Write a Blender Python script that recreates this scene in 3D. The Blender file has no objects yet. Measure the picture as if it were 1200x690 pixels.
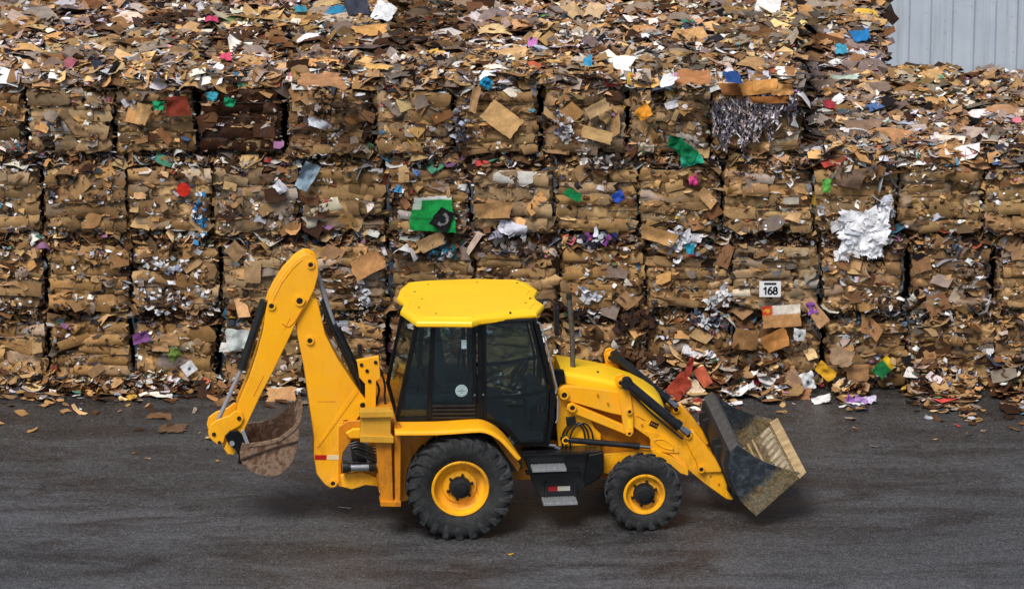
import bpy, bmesh, math, random
import numpy as np
from mathutils import Vector, Matrix, noise as mnoise

random.seed(7)
RNG = np.random.default_rng(11)
scene = bpy.context.scene
COL = scene.collection
R = math.radians

# ------------------------------------------------------------------ camera
PITCH = R(16.5)
FPX = 5500.0
CAM = Vector((0.0, -51.92, 18.39))
cam_d = bpy.data.cameras.new("camera")
cam_d.lens = FPX / 1200 * 36
cam_d.sensor_width = 36
cam_d.clip_end = 2000
cam = bpy.data.objects.new("camera", cam_d)
COL.objects.link(cam)
cam.location = CAM
cam.rotation_euler = (R(90) - PITCH, 0, 0)
scene.camera = cam

def ray(u, v):
    dx = (u - 600) / FPX
    dy = -(v - 345) / FPX
    return Vector((dx, math.cos(PITCH) + dy * math.sin(PITCH), -math.sin(PITCH) + dy * math.cos(PITCH)))

YAW = R(6.2)
ORG = Vector((-0.62, 0.0, 0.0))
CY, SY = math.cos(YAW), math.sin(YAW)

def lp(u, v, yl):
    """photo measurement -> (x, z) on the machine's lengthwise plane at lateral offset yl"""
    d = ray(u, v)
    n = Vector((-SY, CY, 0))
    t = (yl - n.dot(CAM - ORG)) / n.dot(d)
    p = CAM + d * t - ORG
    return (p.x * CY + p.y * SY, p.z)

def hp(u, v, z):
    """photo measurement -> (x, y) on the machine's horizontal plane at height z"""
    d = ray(u, v)
    t = (z - CAM.z) / d.z
    p = CAM + d * t - ORG
    return (p.x * CY + p.y * SY, -p.x * SY + p.y * CY)

def LP(pts, yl):
    return [lp(u, v, yl) for u, v in pts]

def wp(u, v, Y):
    d = ray(u, v)
    t = (Y - CAM.y) / d.y
    p = CAM + d * t
    return (p.x, p.z)

def gp(u, v, z=0.0):
    d = ray(u, v)
    t = (z - CAM.z) / d.z
    p = CAM + d * t
    return (p.x, p.y)

# ------------------------------------------------------------------ materials
class NT:
    def __init__(self, name):
        self.m = bpy.data.materials.new(name)
        self.m.use_nodes = True
        self.t = self.m.node_tree
        self.t.nodes.clear()
        self.out = self.n('ShaderNodeOutputMaterial')
    def n(self, typ, **kw):
        nd = self.t.nodes.new(typ)
        for k, v in kw.items():
            if k.startswith('i_'):
                key = k[2:]
                key = int(key) if key.isdigit() else key.replace('_', ' ')
                nd.inputs[key].default_value = v
            else:
                setattr(nd, k, v)
        return nd
    def l(self, a, b):
        self.t.links.new(a, b)
    def noise(self, scale, detail=4, rough=.55, vec=None, dist=0.0):
        nd = self.n('ShaderNodeTexNoise')
        nd.inputs['Scale'].default_value = scale
        nd.inputs['Detail'].default_value = detail
        nd.inputs['Roughness'].default_value = rough
        nd.inputs['Distortion'].default_value = dist
        if vec is not None: self.l(vec, nd.inputs['Vector'])
        return nd.outputs['Fac']
    def ramp(self, fac, stops):
        nd = self.n('ShaderNodeValToRGB')
        cr = nd.color_ramp
        while len(cr.elements) < len(stops): cr.elements.new(.5)
        for e, (p, c) in zip(cr.elements, stops):
            e.position = p
            e.color = (c[0], c[1], c[2], 1) if hasattr(c, '__len__') else (c, c, c, 1)
        self.l(fac, nd.inputs['Fac'])
        return nd.outputs['Color']
    def mix(self, fac, a, b, blend='MIX'):
        nd = self.n('ShaderNodeMix', data_type='RGBA', blend_type=blend)
        for sock, val in ((nd.inputs['Factor'], fac), (nd.inputs['A'], a), (nd.inputs['B'], b)):
            if hasattr(val, 'is_output') or isinstance(val, bpy.types.NodeSocket): self.l(val, sock)
            elif isinstance(val, (int, float)): sock.default_value = val
            else: sock.default_value = (val[0], val[1], val[2], 1)
        return nd.outputs['Result']
    def math(self, op, a, b=None, clamp=False):
        nd = self.n('ShaderNodeMath', operation=op, use_clamp=clamp)
        for i, val in enumerate((a, b)):
            if val is None: continue
            if isinstance(val, bpy.types.NodeSocket): self.l(val, nd.inputs[i])
            else: nd.inputs[i].default_value = val
        return nd.outputs[0]
    def coords(self, kind='Object'):
        return self.n('ShaderNodeTexCoord').outputs[kind]
    def mapping(self, vec, scale=(1, 1, 1), rot=(0, 0, 0)):
        nd = self.n('ShaderNodeMapping')
        nd.inputs['Scale'].default_value = scale
        nd.inputs['Rotation'].default_value = rot
        self.l(vec, nd.inputs['Vector'])
        return nd.outputs[0]
    def sep(self, vec):
        nd = self.n('ShaderNodeSeparateXYZ')
        self.l(vec, nd.inputs[0])
        return nd.outputs
    def bump(self, h, strength=.3, dist=.01):
        nd = self.n('ShaderNodeBump')
        nd.inputs['Strength'].default_value = strength
        nd.inputs['Distance'].default_value = dist
        self.l(h, nd.inputs['Height'])
        return nd.outputs[0]
    def bsdf(self, color, rough=.5, metal=0.0, normal=None, spec=.5, coat=0.0):
        b = self.n('ShaderNodeBsdfPrincipled')
        for key, val in (('Base Color', color), ('Roughness', rough), ('Metallic', metal)):
            if isinstance(val, bpy.types.NodeSocket): self.l(val, b.inputs[key])
            elif isinstance(val, (int, float)): b.inputs[key].default_value = val
            else: b.inputs[key].default_value = (val[0], val[1], val[2], 1)
        b.inputs['Specular IOR Level'].default_value = spec
        b.inputs['Coat Weight'].default_value = coat
        b.inputs['Coat Roughness'].default_value = .15
        if normal is not None: self.l(normal, b.inputs['Normal'])
        self.l(b.outputs[0], self.out.inputs[0])
        return b

def paint(name, base, dark, grime=(.09, .05, .02), rough=.38, dirt=1.0, zlow=.3, zhigh=1.4, wear=0):
    t = NT(name)
    co = t.coords()
    n1 = t.noise(1.6, 5, .6, co)
    n2 = t.noise(26, 4, .65, co)
    n3 = t.noise(7, 6, .7, t.mapping(co, (1, 1, .35)), .4)
    c = t.mix(t.ramp(n1, [(.35, 0), (.75, 1)]), base, dark)
    z = t.sep(co)[2]
    zf = t.math('SUBTRACT', 1.0, t.math('DIVIDE', t.math('SUBTRACT', z, zlow), zhigh - zlow), True)
    amt = t.math('MULTIPLY', t.ramp(n3, [(.48, 0), (.72, 1)]), t.math('ADD', t.math('MULTIPLY', zf, .55 * dirt), .10 * dirt), True)
    c = t.mix(amt, c, grime)
    spots = t.ramp(n2, [(.69, 0), (.76, 1)])
    c = t.mix(t.math('MULTIPLY', spots, .45 * dirt), c, grime)
    if wear:
        bv = t.n('ShaderNodeBevel', samples=3); bv.inputs[0].default_value = .014
        ge = t.n('ShaderNodeNewGeometry')
        dp = t.n('ShaderNodeVectorMath', operation='DOT_PRODUCT'); t.l(bv.outputs[0], dp.inputs[0]); t.l(ge.outputs['Normal'], dp.inputs[1])
        e = t.ramp(dp.outputs['Value'], [(.80, 1), (.97, 0)])
        nw = t.noise(14, 5, .75, co)
        c = t.mix(t.math('MULTIPLY', t.math('MULTIPLY', e, t.ramp(nw, [(.44, 0), (.60, 1)])), .75), c, (.16, .085, .03))
        dust = t.noise(2.4, 6, .7, t.mapping(co, (1, 1, .5)))
        c = t.mix(t.math('MULTIPLY', t.ramp(dust, [(.45, 0), (.75, 1)]), .22), c, (.62, .42, .16))
    rr = t.math('ADD', t.math('MULTIPLY', n3, .25), rough - .1)
    t.bsdf(c, rr, 0, t.bump(n1, .05, .02), .5)
    return t.m

M = {}
M['yellow'] = paint('yellow_paint', (.97, .455, .004), (.92, .385, .003), dirt=1.1, wear=1)
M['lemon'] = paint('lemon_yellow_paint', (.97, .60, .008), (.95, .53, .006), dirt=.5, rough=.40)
M['shaded_amber'] = paint('dirty_shaded_yellow_paint', (.66, .24, .006), (.40, .13, .005), dirt=1.8)  # dirty yellow, darkened to imitate shade on the frame and stabiliser parts
M['old_yellow'] = paint('scuffed_yellow_paint', (.66, .36, .03), (.48, .22, .02), dirt=1.6)

def simple(name, c1, c2, rough=.5, metal=0, scale=8, bump=.1, spec=.5):
    t = NT(name)
    co = t.coords()
    n = t.noise(scale, 5, .6, co)
    n2 = t.noise(scale * 6, 3, .6, co)
    f = t.math('ADD', t.math('MULTIPLY', n, .7), t.math('MULTIPLY', n2, .3))
    c = t.mix(t.ramp(f, [(.35, 0), (.68, 1)]), c1, c2)
    rr = t.math('ADD', t.math('MULTIPLY', n, .3), rough - .15)
    t.bsdf(c, rr, metal, t.bump(f, bump, .01), spec)
    return t.m

M['black'] = simple('black_painted_steel', (.006, .007, .009), (.016, .016, .018), .30)
M['black_gloss'] = simple('black_trim', (.003, .004, .005), (.007, .008, .010), .38, 0, 8, .03, .25)
M['hose'] = simple('black_hose', (.008, .008, .008), (.016, .016, .016), .35)
M['chrome'] = simple('chrome_rod', (.55, .56, .58), (.40, .41, .43), .25, 1, 12, .02)
M['grey_rod'] = simple('dull_steel_rod', (.34, .36, .40), (.24, .25, .28), .35, .25, 12, .02)
M['steel'] = simple('galvanised_steel', (.42, .45, .48), (.22, .24, .26), .5, .55, 20, .4)
M['pin'] = simple('greasy_pin', (.03, .022, .018), (.012, .009, .008), .4, .3, 30, .2)
M['darkrust'] = simple('dark_brown_steel', (.028, .017, .013), (.06, .036, .026), .6, .3, 12, .3)
M['seat'] = simple('seat_cloth', (.12, .155, .17), (.20, .25, .27), .85, 0, 30, .3)
M['cabgrey'] = simple('cab_plastic', (.12, .18, .20), (.24, .31, .33), .5)
M['red'] = simple('red_reflector', (.45, .01, .01), (.35, .01, .01), .3)
M['white'] = simple('white_reflector', (.70, .66, .58), (.58, .54, .47), .35)
M['cream'] = simple('cream_reflector', (.78, .62, .38), (.70, .55, .33), .4)
M['sign_white'] = simple('white_sign_card', (.78, .80, .82), (.68, .70, .72), .6)
M['ink'] = simple('dark_ink', (.01, .015, .025), (.02, .025, .035), .6)
M['sticker'] = simple('pale_blue_sticker', (.45, .60, .62), (.35, .52, .55), .4)
M['lens'] = simple('amber_lens', (.7, .25, .02), (.6, .2, .02), .2)

# tyre rubber: black with dusty tread
t = NT('tyre_rubber')
co = t.coords()
n = t.noise(9, 5, .65, co); n2 = t.noise(60, 3, .6, co)
f = t.math('ADD', t.math('MULTIPLY', n, .6), t.math('MULTIPLY', n2, .4))
c = t.mix(t.ramp(f, [(.40, 0), (.68, 1)]), (.010, .011, .012), (.040, .042, .044))
t.bsdf(c, .78, 0, t.bump(n2, .3, .005), .35)
M['rubber'] = t.m

# lug rubber (greyer, dusty)
t = NT('tyre_lug_rubber')
co = t.coords()
n = t.noise(14, 5, .65, co)
c = t.mix(t.ramp(n, [(.34, 0), (.70, 1)]), (.008, .009, .011), (.050, .053, .058))
c = t.mix(t.ramp(t.noise(5, 4, .6, co), [(.54, 0), (.74, .35)]), c, (.09, .078, .066))
t.bsdf(c, .8, 0, t.bump(n, .3, .006), .3)
M['lug'] = t.m

# rusty backhoe bucket
t = NT('rusty_bucket_steel')
co = t.coords()
n = t.noise(4.2, 7, .68, co, .6); n2 = t.noise(22, 5, .7, co)
c = t.ramp(n, [(.30, (.06, .034, .022)), (.42, (.17, .085, .052)), (.50, (.34, .24, .165)), (.58, (.17, .09, .055)), (.70, (.44, .36, .27))])
c = t.mix(t.ramp(n2, [(.5, 0), (.75, .6)]), c, (.07, .035, .022))
t.bsdf(c, .55, .35, t.bump(n2, .4, .01), .4)
M['rust'] = t.m

# loader bucket: blue-black paint worn to tan, dirty steel towards the floor
def worn(name, H, L, k=1.0, bias=0.0):
    t = NT(name)
    co = t.coords()
    s = t.sep(co)
    dx, dz = L[0] - H[0], L[1] - H[1]
    ln = math.hypot(dx, dz)
    nx, nz = -dz / ln, dx / ln
    h = t.math('ADD', t.math('MULTIPLY', t.math('SUBTRACT', s[0], H[0]), nx), t.math('MULTIPLY', t.math('SUBTRACT', s[2], H[1]), nz))
    n = t.noise(3.2, 7, .7, co, .8)
    n2 = t.noise(5.5, 9, .78, t.mapping(co, (1, .5, 1)), 1.2)
    n3 = t.noise(40, 4, .7, co)
    scr = t.noise(3.0, 8, .85, t.mapping(co, (9, 1, 22), (0, R(-38), 0)))
    hh = t.math('ADD', t.math('MULTIPLY', h, 1.9 * k), t.math('ADD', t.math('MULTIPLY', n, -1.15), .52 + bias))
    worn_c = t.ramp(n2, [(.32, (.03, .028, .022)), (.44, (.17, .11, .045)), (.52, (.34, .27, .15)), (.58, (.13, .12, .095)), (.66, (.52, .46, .33))])
    worn_c = t.mix(t.ramp(n3, [(.5, 0), (.7, .5)]), worn_c, (.10, .075, .04))
    blue = t.ramp(n2, [(.3, (.005, .008, .012)), (.5, (.020, .027, .036)), (.66, (.09, .11, .13))])
    worn_c = t.mix(t.ramp(scr, [(.44, .8), (.54, 0)]), worn_c, (.055, .048, .036))
    blue = t.mix(t.ramp(scr, [(.54, 0), (.66, .6)]), blue, (.10, .12, .14))
    c = t.mix(t.ramp(hh, [(.30, 0), (.42, .6), (.52, 1)]), worn_c, blue)
    t.bsdf(c, .45, .25, t.bump(n2, .35, .008), .5)
    return t.m

# glass
t = NT('tinted_cab_glass')
co = t.coords()
tr = t.n('ShaderNodeBsdfTransparent'); tr.inputs[0].default_value = (.58, .67, .70, 1)
gl = t.n('ShaderNodeBsdfGlossy'); gl.inputs['Roughness'].default_value = .03
gl.inputs[0].default_value = (.75, .85, .88, 1)
df = t.n('ShaderNodeBsdfDiffuse'); df.inputs[0].default_value = (.05, .065, .07, 1)
fr = t.n('ShaderNodeFresnel'); fr.inputs[0].default_value = 1.5
nn = t.noise(3, 5, .6, co)
m1 = t.n('ShaderNodeMixShader'); t.l(t.math('MULTIPLY', fr.outputs[0], 1.3), m1.inputs[0]); t.l(tr.outputs[0], m1.inputs[1]); t.l(gl.outputs[0], m1.inputs[2])
m2 = t.n('ShaderNodeMixShader'); t.l(t.math('MULTIPLY', t.ramp(nn, [(.45, 0), (.8, .5)]), .22), m2.inputs[0]); t.l(m1.outputs[0], m2.inputs[1]); t.l(df.outputs[0], m2.inputs[2])
t.l(m2.outputs[0], t.out.inputs[0])
M['glass'] = t.m

# pressed waste: vertex colour + mottling
def waste(name, rough=.8, mott=.5, fine=.25, spec=.25):
    t = NT(name)
    co = t.coords()
    vc = t.n('ShaderNodeVertexColor', layer_name='Col').outputs[0]
    n = t.noise(9, 5, .65, co); n2 = t.noise(55, 3, .6, t.mapping(co, (1, 1, 1.6)))
    k = t.ramp(n, [(.3, 1 - mott), (.7, 1.15)])
    k2 = t.ramp(n2, [(.3, 1 - fine), (.7, 1.1)])
    c = t.mix(1.0, vc, k, 'MULTIPLY')
    c = t.mix(1.0, c, k2, 'MULTIPLY')
    t.bsdf(c, rough, 0, t.bump(n2, .35, .01), spec)
    return t.m
M['waste'] = waste('pressed_cardboard', .8, .40, .28)
M['scrap'] = waste('paper_scraps', .85, .36, .22, .15)
M['wire'] = simple('rusty_baling_wire', (.03, .022, .018), (.05, .035, .025), .8)

# asphalt
t = NT('wet_dark_asphalt')
co = t.coords()
big = t.noise(.22, 5, .6, t.mapping(co, (.6, 1.6, 1)), .3)
streak = t.noise(1.3, 5, .65, t.mapping(co, (.45, 1.3, 1)), .9)
mid = t.noise(3.5, 6, .7, co)
fine = t.noise(30, 6, .85, co)
vor = t.n('ShaderNodeTexVoronoi'); vor.inputs['Scale'].default_value = 75; t.l(co, vor.inputs['Vector'])
c = t.ramp(big, [(.32, (.050, .049, .049)), (.52, (.072, .071, .071)), (.72, (.104, .103, .106))])
c = t.mix(t.ramp(streak, [(.36, .75), (.56, 0)]), c, (.022, .020, .020))
c = t.mix(t.ramp(mid, [(.56, 0), (.8, .30)]), c, (.080, .068, .060))
y = t.sep(co)[1]
fore = t.math('DIVIDE', t.math('SUBTRACT', -1.2, y), 4.5, True)
c = t.mix(t.math('MULTIPLY', fore, t.ramp(big, [(.35, .35), (.6, .85)])), c, (.165, .166, .172))
oil = t.noise(.9, 4, .6, t.mapping(co, (.8, 1, 1), (0, 0, .5)), 1.0)
c = t.mix(t.ramp(oil, [(.60, 0), (.70, .7)]), c, (.020, .018, .017))
wv = t.n('ShaderNodeTexWave', wave_type='BANDS', bands_direction='Y'); wv.inputs['Scale'].default_value = .42; wv.inputs['Distortion'].default_value = 2.5; wv.inputs['Detail'].default_value = 3; t.l(t.mapping(co, (.12, 1, 1)), wv.inputs['Vector'])
c = t.mix(t.math('MULTIPLY', t.ramp(wv.outputs['Fac'], [(.70, 0), (.92, 1)]), .18), c, (.030, .028, .027))
near = t.math('DIVIDE', t.math('SUBTRACT', y, 2.6), 3.2, True)
c = t.mix(t.math('MULTIPLY', near, t.ramp(mid, [(.35, .15), (.6, .75)])), c, (.042, .034, .028))
grain2 = t.noise(11, 5, .8, co)
spk = t.ramp(fine, [(.36, .42), (.47, .85), (.56, 1.35), (.68, 2.6)])
c = t.mix(1.0, c, spk, 'MULTIPLY')
c = t.mix(1.0, c, (.90, .94, 1.0), 'MULTIPLY')
c = t.mix(1.0, c, t.ramp(grain2, [(.35, .65), (.65, 1.35)]), 'MULTIPLY')
stone = t.ramp(t.sep(vor.outputs['Color'])[0], [(.90, 0), (.96, .35)])
c = t.mix(stone, c, (.24, .23, .22))
rr = t.ramp(streak, [(.35, .24), (.60, .48)])
h = t.math('ADD', fine, t.math('MULTIPLY', vor.outputs['Distance'], .6))
t.bsdf(c, rr, 0, t.bump(h, .55, .012), .45)
M['asphalt'] = t.m

# pale profiled shed wall
t = NT('pale_blue_grey_cladding')
co = t.coords()
n = t.noise(1.1, 5, .6, co); n2 = t.noise(12, 5, .7, co)
c = t.mix(t.ramp(n, [(.3, 0), (.7, 1)]), (.40, .47, .56), (.50, .56, .64))
z_ = t.sep(co)[2]
band = t.math('SUBTRACT', 1.0, t.math('DIVIDE', z_, .9), True)
c = t.mix(t.math('MULTIPLY', band, t.ramp(n2, [(.3, .3), (.6, 1)])), c, (.10, .09, .08))
run = t.noise(2.2, 6, .75, t.mapping(co, (3, 1, .12)))
c = t.mix(t.ramp(run, [(.52, 0), (.72, .55)]), c, (.22, .20, .18))
c = t.mix(t.ramp(n2, [(.60, 0), (.72, .6)]), c, (.14, .16, .18))
t.bsdf(c, .6)
M['shed'] = t.m

# ------------------------------------------------------------------ mesh helpers
def obj(name, verts, faces, mat, parent=None, loc=None, smooth=None, bevel=0, seg=2, label=None, kind=None):
    me = bpy.data.meshes.new(name)
    me.from_pydata([tuple(v) for v in verts], [], faces)
    me.materials.append(mat)
    bm = bmesh.new(); bm.from_mesh(me)
    bmesh.ops.recalc_face_normals(bm, faces=bm.faces)
    bm.to_mesh(me); bm.free()
    if smooth:
        me.shade_smooth()
        me.set_sharp_from_angle(angle=R(smooth))
    o = bpy.data.objects.new(name, me)
    COL.objects.link(o)
    if parent is not None: o.parent = parent
    if loc is not None: o.location = loc
    if bevel:
        md = o.modifiers.new('bevel', 'BEVEL')
        md.width = bevel; md.segments = seg; md.limit_method = 'ANGLE'; md.angle_limit = R(35)
        md.harden_normals = True
        me.shade_smooth()
    if label: o['label'] = label
    if kind: o['kind'] = kind
    return o

class MB:
    def __init__(s): s.v = []; s.f = []
    def prism(s, poly, y0, y1):
        b = len(s.v); n = len(poly)
        s.v += [(x, y0, z) for x, z in poly] + [(x, y1, z) for x, z in poly]
        s.f.append(list(range(b, b + n))); s.f.append(list(range(b + 2 * n - 1, b + n - 1, -1)))
        for i in range(n):
            j = (i + 1) % n
            s.f.append([b + i, b + j, b + n + j, b + n + i])
        return s
    def zprism(s, poly, z0, z1, inset=0):
        b = len(s.v); n = len(poly)
        cx = sum(p[0] for p in poly) / n; cy = sum(p[1] for p in poly) / n
        k = 1 - inset
        s.v += [(x, y, z0) for x, y in poly] + [(cx + (x - cx) * k, cy + (y - cy) * k, z1) for x, y in poly]
        s.f.append(list(range(b, b + n))); s.f.append(list(range(b + 2 * n - 1, b + n - 1, -1)))
        for i in range(n):
            j = (i + 1) % n
            s.f.append([b + i, b + j, b + n + j, b + n + i])
        return s
    def box(s, x0, x1, y0, y1, z0, z1):
        return s.prism([(x0, z0), (x1, z0), (x1, z1), (x0, z1)], y0, y1)
    def bar(s, p, q, w, y0, y1):
        """straight bar between 2D points (x,z), width w, spanning y0..y1"""
        d = Vector((q[0] - p[0], q[1] - p[1])); d.normalize()
        n = Vector((-d.y, d.x)) * w / 2
        return s.prism([(p[0] + n.x, p[1] + n.y), (p[0] - n.x, p[1] - n.y), (q[0] - n.x, q[1] - n.y), (q[0] + n.x, q[1] + n.y)], y0, y1)
    def tube(s, pts, r, n=12, cap=True):
        pts = [Vector(p) for p in pts]
        rs = r if hasattr(r, '__len__') else [r] * len(pts)
        b = len(s.v)
        prev = None
        for i, p in enumerate(pts):
            if i == 0: d = pts[1] - p
            elif i == len(pts) - 1: d = p - pts[i - 1]
            else: d = (pts[i + 1] - pts[i - 1])
            if d.length < 1e-9: d = prev_d.copy()
            prev_d = d.copy()
            d.normalize()
            if prev is None:
                up = Vector((0, 0, 1)) if abs(d.z) < .9 else Vector((0, 1, 0))
                a = d.cross(up).normalized()
            else:
                a = (prev - d * prev.dot(d)).normalized()
            prev = a
            c = d.cross(a)
            for k in range(n):
                th = 2 * math.pi * k / n
                s.v.append(tuple(p + (a * math.cos(th) + c * math.sin(th)) * rs[i]))
        for i in range(len(pts) - 1):
            for k in range(n):
                k2 = (k + 1) % n
                s.f.append([b + i * n + k, b + i * n + k2, b + (i + 1) * n + k2, b + (i + 1) * n + k])
        if cap:
            s.f.append([b + k for k in range(n)][::-1])
            e = b + (len(pts) - 1) * n
            s.f.append([e + k for k in range(n)])
        return s
    def lathe(s, prof, n=48, c=(0, 0, 0)):
        """profile (r, y) turned round the y axis"""
        b = len(s.v); m = len(prof)
        for k in range(n):
            th = 2 * math.pi * k / n
            for r, y in prof:
                s.v.append((c[0] + r * math.cos(th), c[1] + y, c[2] + r * math.sin(th)))
        for k in range(n):
            k2 = (k + 1) % n
            for i in range(m - 1):
                s.f.append([b + k * m + i, b + k * m + i + 1, b + k2 * m + i + 1, b + k2 * m + i])
        return s
    def disc(s, c2, r, y0, y1, n=20):
        return s.prism([(c2[0] + r * math.cos(2 * math.pi * k / n), c2[1] + r * math.sin(2 * math.pi * k / n)) for k in range(n)], y0, y1)
    def build(s, name, mat, parent=None, **kw):
        return obj(name, s.v, s.f, mat, parent, **kw)

def empty(name, loc, rz=0, label=None, cat=None, group=None):
    o = bpy.data.objects.new(name, None)
    COL.objects.link(o)
    o.location = loc; o.rotation_euler = (0, 0, rz)
    o.empty_display_size = .3
    if label: o['label'] = label
    if cat: o['category'] = cat
    if group: o['group'] = group
    return o

def smoothpoly(pts, it=1):
    """corner cutting on an open line"""
    for _ in range(it):
        out = [pts[0]]
        for a, b in zip(pts[:-1], pts[1:]):
            out.append((a[0] * .75 + b[0] * .25, a[1] * .75 + b[1] * .25))
            out.append((a[0] * .25 + b[0] * .75, a[1] * .25 + b[1] * .75))
        out.append(pts[-1]); pts = out
    return pts

# ================================================================== BACKHOE LOADER
bh = empty('backhoe_loader', ORG, YAW, 'yellow backhoe loader with black cab parked on dark asphalt before the bales', 'backhoe loader')
Ym = 1.08          # lateral centre of the machine

# ---- wheels
def make_wheel(Rad, W, rimR, nlug, nm, side=1, big=True):
    """wheel about its own centre, outer face towards -y (side=1)"""
    root = empty(nm, (0, 0, 0))
    h = W / 2
    s = side
    prof = [(rimR * .97, -h * .62), (rimR * 1.05, -h * .80), (rimR + (Rad - rimR) * .35, -h * .98), (rimR + (Rad - rimR) * .62, -h), (Rad * .90, -h * .93), (Rad * .945, -h * .80), (Rad * .955, -h * .45), (Rad * .96, 0),
            (Rad * .955, h * .45), (Rad * .945, h * .80), (Rad * .90, h * .93), (rimR + (Rad - rimR) * .5, h), (rimR * 1.05, h * .8), (rimR * .97, h * .62)]
    prof = [(r, y * s) for r, y in prof]
    ty = MB().lathe(prof, 72).build('tyre', M['rubber'], root, smooth=50)
    lug = MB()
    for half in (-1, 1):
        for i in range(nlug):
            ph0 = 2 * math.pi * (i + (.5 if half > 0 else 0)) / nlug
            sk = .95 * (2 * math.pi / nlug)
            # path of the lug from sidewall to tread centre
            path = [(-.1, h * 1.0, Rad * .745, .6), (0.0, h * 1.02, Rad * .82, .9), (0.05, h * 1.03, Rad * .90, 1), (.12, h * .97, Rad * .985, 1), (.5, h * .55, Rad * 1.0, .9), (1.0, -h * .06, Rad * 1.0, .8)]
            wd = .42 * (2 * math.pi / nlug)
            b = len(lug.v)
            for (t_, yy, rr, ws) in path:
                for (dph, dr) in ((-wd * .5 * ws, 0), (wd * .5 * ws, 0), (wd * .62 * ws, -.07 * Rad), (-wd * .62 * ws, -.07 * Rad)):
                    ph = ph0 + t_ * sk + dph
                    rq = rr + dr
                    yq = yy if rr > Rad * .95 or dr == 0 else yy * .93
                    lug.v.append((rq * math.cos(ph), half * yq, rq * math.sin(ph)))
            m = len(path)
            for k in range(m - 1):
                for e in range(4):
                    e2 = (e + 1) % 4
                    lug.f.append([b + k * 4 + e, b + k * 4 + e2, b + (k + 1) * 4 + e2, b + (k + 1) * 4 + e])
            lug.f.append([b, b + 1, b + 2, b + 3]); lug.f.append([b + (m - 1) * 4 + e for e in (3, 2, 1, 0)])
    lug.build('tread_lugs', M['lug'], ty, bevel=.006, seg=1)
    # rim: dished
    rp = [(rimR * 1.02, -h * .74), (rimR * .985, -h * .82), (rimR * .93, -h * .80), (rimR * .88, -h * .62), (rimR * .85, -h * .30), (rimR * .80, -h * .22), (rimR * .62, -h * .16), (rimR * .58, -h * .30), (rimR * .40, -h * .34), (rimR * .02, -h * .34)]
    if not big:
        rp = [(rimR * 1.02, -h * .74), (rimR * .985, -h * .84), (rimR * .90, -h * .82), (rimR * .84, -h * .55), (rimR * .78, -h * .40), (rimR * .62, -h * .34), (rimR * .50, -h * .42), (rimR * .02, -h * .42)]
    rp = [(r, y * s) for r, y in rp]
    rim = MB().lathe(rp, 64).build('rim', M['yellow'], root, smooth=30)
    MB().lathe([(rimR * 1.0, h * .7 * s), (rimR * .7, h * .2 * s), (.02, h * .15 * s)], 40).build('inner_rim', M['shaded_amber'], root, smooth=30)
    hy = -h * (.34 if big else .42)
    hub = MB()
    hr = rimR * (.37 if big else .50)
    hub.lathe([(hr * 1.08, (hy + .01) * s), (hr * 1.06, (hy - .05) * s), (hr * .95, (hy - .075) * s), (hr * .62, (hy - .085) * s), (hr * .55, (hy - .11) * s), (hr * .30, (hy - .115) * s), (.001, (hy - .115) * s)], 32)
    hub.build('hub', M['black'], rim, smooth=35)
    bolts = 6
    for k in range(bolts):
        a = 2 * math.pi * (k + .3) / bolts
        rr = hr * 1.20
        c = (rr * math.cos(a), rr * math.sin(a))
        MB().disc(c, .018, (hy - .035) * s, (hy + .01) * s, 6).build('wheel_nut', M['pin'], rim)
    return root

RC = lp(540.0, 578.5, .02)
FC = lp(755.5, 584.8, .10)
print('rear wheel centre', RC, 'front', FC)
RRAD, FRAD = .628, .452
rw = make_wheel(RRAD, .38, .335, 23, 'rear_wheel'); rw.parent = bh; rw.location = (RC[0], .19, RRAD)
rw2 = make_wheel(RRAD, .38, .335, 23, 'rear_wheel', -1); rw2.parent = bh; rw2.location = (RC[0], 2 * Ym - .19, RRAD)
fw = make_wheel(FRAD, .27, .245, 18, 'front_wheel', 1, False); fw.parent = bh; fw.location = (FC[0], .225, FRAD)
fw2 = make_wheel(FRAD, .27, .245, 18, 'front_wheel', -1, False); fw2.parent = bh; fw2.location = (FC[0], 2 * Ym - .225, FRAD)

ax = MB().tube([(RC[0], .3, RRAD), (RC[0], 1.86, RRAD)], .11, 16)
ax.box(RC[0] - .2, RC[0] + .2, .85, 1.3, RRAD - .2, RRAD + .2)
ax.build('rear_axle', M['black'], bh, bevel=.01)
ax = MB().tube([(FC[0], .3, FRAD), (FC[0], 1.86, FRAD)], .075, 14)
ax.box(FC[0] - .13, FC[0] + .13, .7, 1.45, FRAD - .06, FRAD + .14)
ax.build('front_axle', M['black'], bh, bevel=.01)

# ---- chassis
ch = MB()
zc = RRAD
ch.prism([(RC[0] - .75, .50), (RC[0] + 2.5, .46), (RC[0] + 2.72, .60), (RC[0] + 2.7, .86), (RC[0] + 1.2, .95), (RC[0] + .2, 1.05), (RC[0] - .75, 1.0)], .72, .78)
ch.prism([(RC[0] - .75, .50), (RC[0] + 2.5, .46), (RC[0] + 2.72, .60), (RC[0] + 2.7, .86), (RC[0] + 1.2, .95), (RC[0] + .2, 1.05), (RC[0] - .75, 1.0)], 1.38, 1.44)
ch.box(RC[0] - .7, RC[0] + 2.6, .78, 1.38, .62, .66)
ch.build('chassis_frame', M['shaded_amber'], bh, bevel=.008)
en = MB().box(RC[0] + .9, RC[0] + 2.3, .80, 1.36, .67, 1.35)
en.build('engine_block', M['black'], bh, bevel=.03)

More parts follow.
